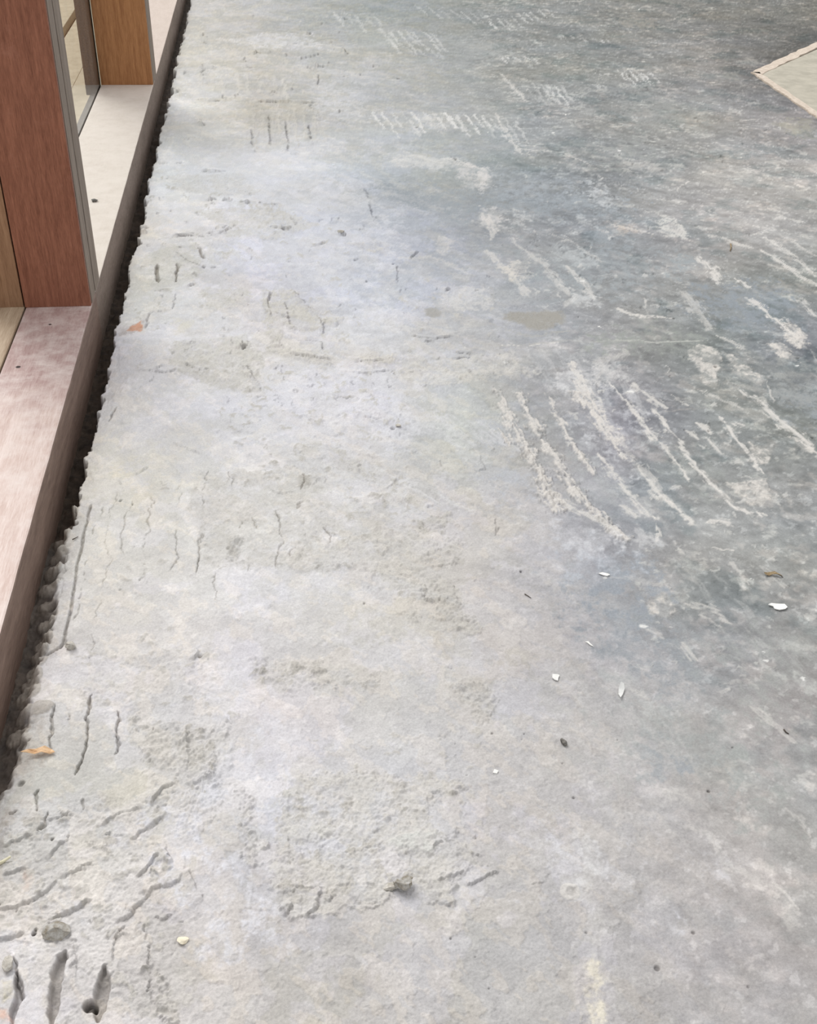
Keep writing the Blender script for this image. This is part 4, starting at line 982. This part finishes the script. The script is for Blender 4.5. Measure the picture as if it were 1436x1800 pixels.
lf = flat('dry_leaf', 68, 1326, [(-22,-1),(-14,3),(-4,5),(8,6),(17,4),(22,-1),(16,-4),(6,-4),(-4,-3),(-12,-2)], .0006, M_leaf, 'curled tan leaf scrap beside the sill in the near left', 'leaf', curl=1.2, rot=-.05, lift=.003)
def tube(name, pts, r0, r1, mat, parent=None, sides=6):
    bm = bmesh.new(); rings = []
    n = len(pts)
    for i, p in enumerate(pts):
        p = Vector(p); d = (Vector(pts[min(i + 1, n - 1)]) - Vector(pts[max(i - 1, 0)])).normalized()
        a = d.cross(Vector((0, 0, 1))).normalized(); b_ = d.cross(a)
        r_ = r0 + (r1 - r0) * i / (n - 1)
        rings.append([bm.verts.new(p + (a * math.cos(k * 2 * math.pi / sides) + b_ * math.sin(k * 2 * math.pi / sides)) * r_) for k in range(sides)])
    for i in range(n - 1):
        for k in range(sides): bm.faces.new([rings[i][k], rings[i][(k + 1) % sides], rings[i + 1][(k + 1) % sides], rings[i + 1][k]])
    bm.faces.new(rings[0][::-1]); bm.faces.new(rings[-1])
    bmesh.ops.recalc_face_normals(bm, faces=bm.faces)
    return from_bm(name, bm, mat, parent, smooth=True)
def twig(name, pxs, r, mat, label, cat, group=None):
    raw = [P(a, b) for a, b in pxs]; base = raw[0]
    zs = max(hz(p[0], p[1]) for p in raw) + r * .9
    o = tube(name, [(p[0] - base[0], p[1] - base[1], zs - hz(base[0], base[1])) for p in raw], r, r * .55, mat)
    o.location = (base[0], base[1], hz(base[0], base[1])); tag(o, label, cat, group); return o
twig('twig', [(922,1047),(927,1050),(933,1054)], .0009, M_twig, 'short dark twig on the smooth slab near the middle', 'twig')
twig('twig', [(1377,1284),(1381,1289),(1386,1292)], .0011, M_twig, 'dark bent twig near the right edge on a chalky smear', 'twig')
twig('twig', [(127,947),(131,945),(137,942)], .0010, M_twig, 'tiny dark stick between the mortar dabs and the straight slot', 'twig')
twig('straw', [(-6,1525),(6,1519),(20,1510)], .0026, M_straw, 'pale straw stalk entering at the left edge of the picture', 'straw')
twig('stalk', [(1284,430),(1285,436),(1283,442)], .0022, M_dleaf, 'short brown stalk on the trowelled slab at upper right', 'stalk')
dl = flat('brown_leaf', 1357, 1012, [(-14,2),(-6,5),(4,4),(16,-3),(8,-3),(0,-1),(-6,-3),(-12,-2)], .0005, M_dleaf, 'small shrivelled brown leaf near the right edge', 'leaf', curl=1.0, rot=-.12, lift=.001)
twig('leaf_stem', [(1364,1008),(1372,1012),(1376,1016)], .0008, M_twig, 'thin dark stem lying against the shrivelled brown leaf', 'stem')
flat('petal', 1091, 1220, [(-3,-12),(2,-4),(6,6),(6,14),(2,16),(-2,8),(-4,-2)], .0005, M_pet, 'pale narrow petal on the slab right of centre', 'petal', curl=.5, rot=-.1)
flat('plaster_chip', 1368, 1068, [(-15,6),(-8,9),(2,6),(12,5),(14,-2),(8,-7),(-2,-8),(-8,-4),(-8,2)], .0016, M_white, 'largest white plaster chip, near the right edge', 'plaster chip', curl=.2)
flat('plaster_chip', 977, 1192, [(-6,-1),(-4,6),(3,5),(6,3),(3,-2),(1,-8),(-3,-6)], .0014, M_white, 'white plaster chip on the smooth slab right of the sandy patches', 'plaster chip')
flat('plaster_chip', 1062, 1011, [(-9,3),(-2,5),(6,1),(9,-2),(3,-5),(-3,-2)], .0014, M_white, 'white plaster chip on the dark bluish stain', 'plaster chip')
flat('plaster_chip', 1035, 1133, [(-5,4),(0,4),(3,-4),(5,-8),(1,-5),(-2,0)], .0010, M_white, 'thin white plaster sliver between the bluish stain and centre', 'plaster chip')
flat('plaster_chip', 871, 1357, [(-4,-2),(-1,4),(4,1),(1,-4)], .0012, M_white, 'tiny white plaster chip below the near sandy spot', 'plaster chip')
rock('mortar_crumb', 700, 751, 5.5, M_mortar, 'mortar crumb on the lavender film left of the combed ridges', 'mortar crumb', sz=.6, seed=31)
rock('mortar_crumb', 600, 411, 9, M_mortar, 'mortar crumb on the pale film in the upper middle', 'mortar crumb', sx=1.3, sz=.5, seed=33)
rock('crumb', 166, 354, 9, M_stone, 'dark crumb on the pale sill behind the near post', 'crumb', sx=1.2, sz=.5, seed=35)
o = bpy.data.objects['crumb']
if o:
    p = P(166, 354, ZT); o.location = (p[0], p[1], ZT + .003)

for o in list(bpy.data.objects):          # alike loose bits belong together
    g = {'plaster chip': 'white plaster chips on the slab', 'mortar crumb': 'mortar crumbs on the slab', 'mortar lump': 'mortar lumps on the slab', 'twig': 'dark twigs on the slab'}.get(o.get('category'))
    if g: o['group'] = g
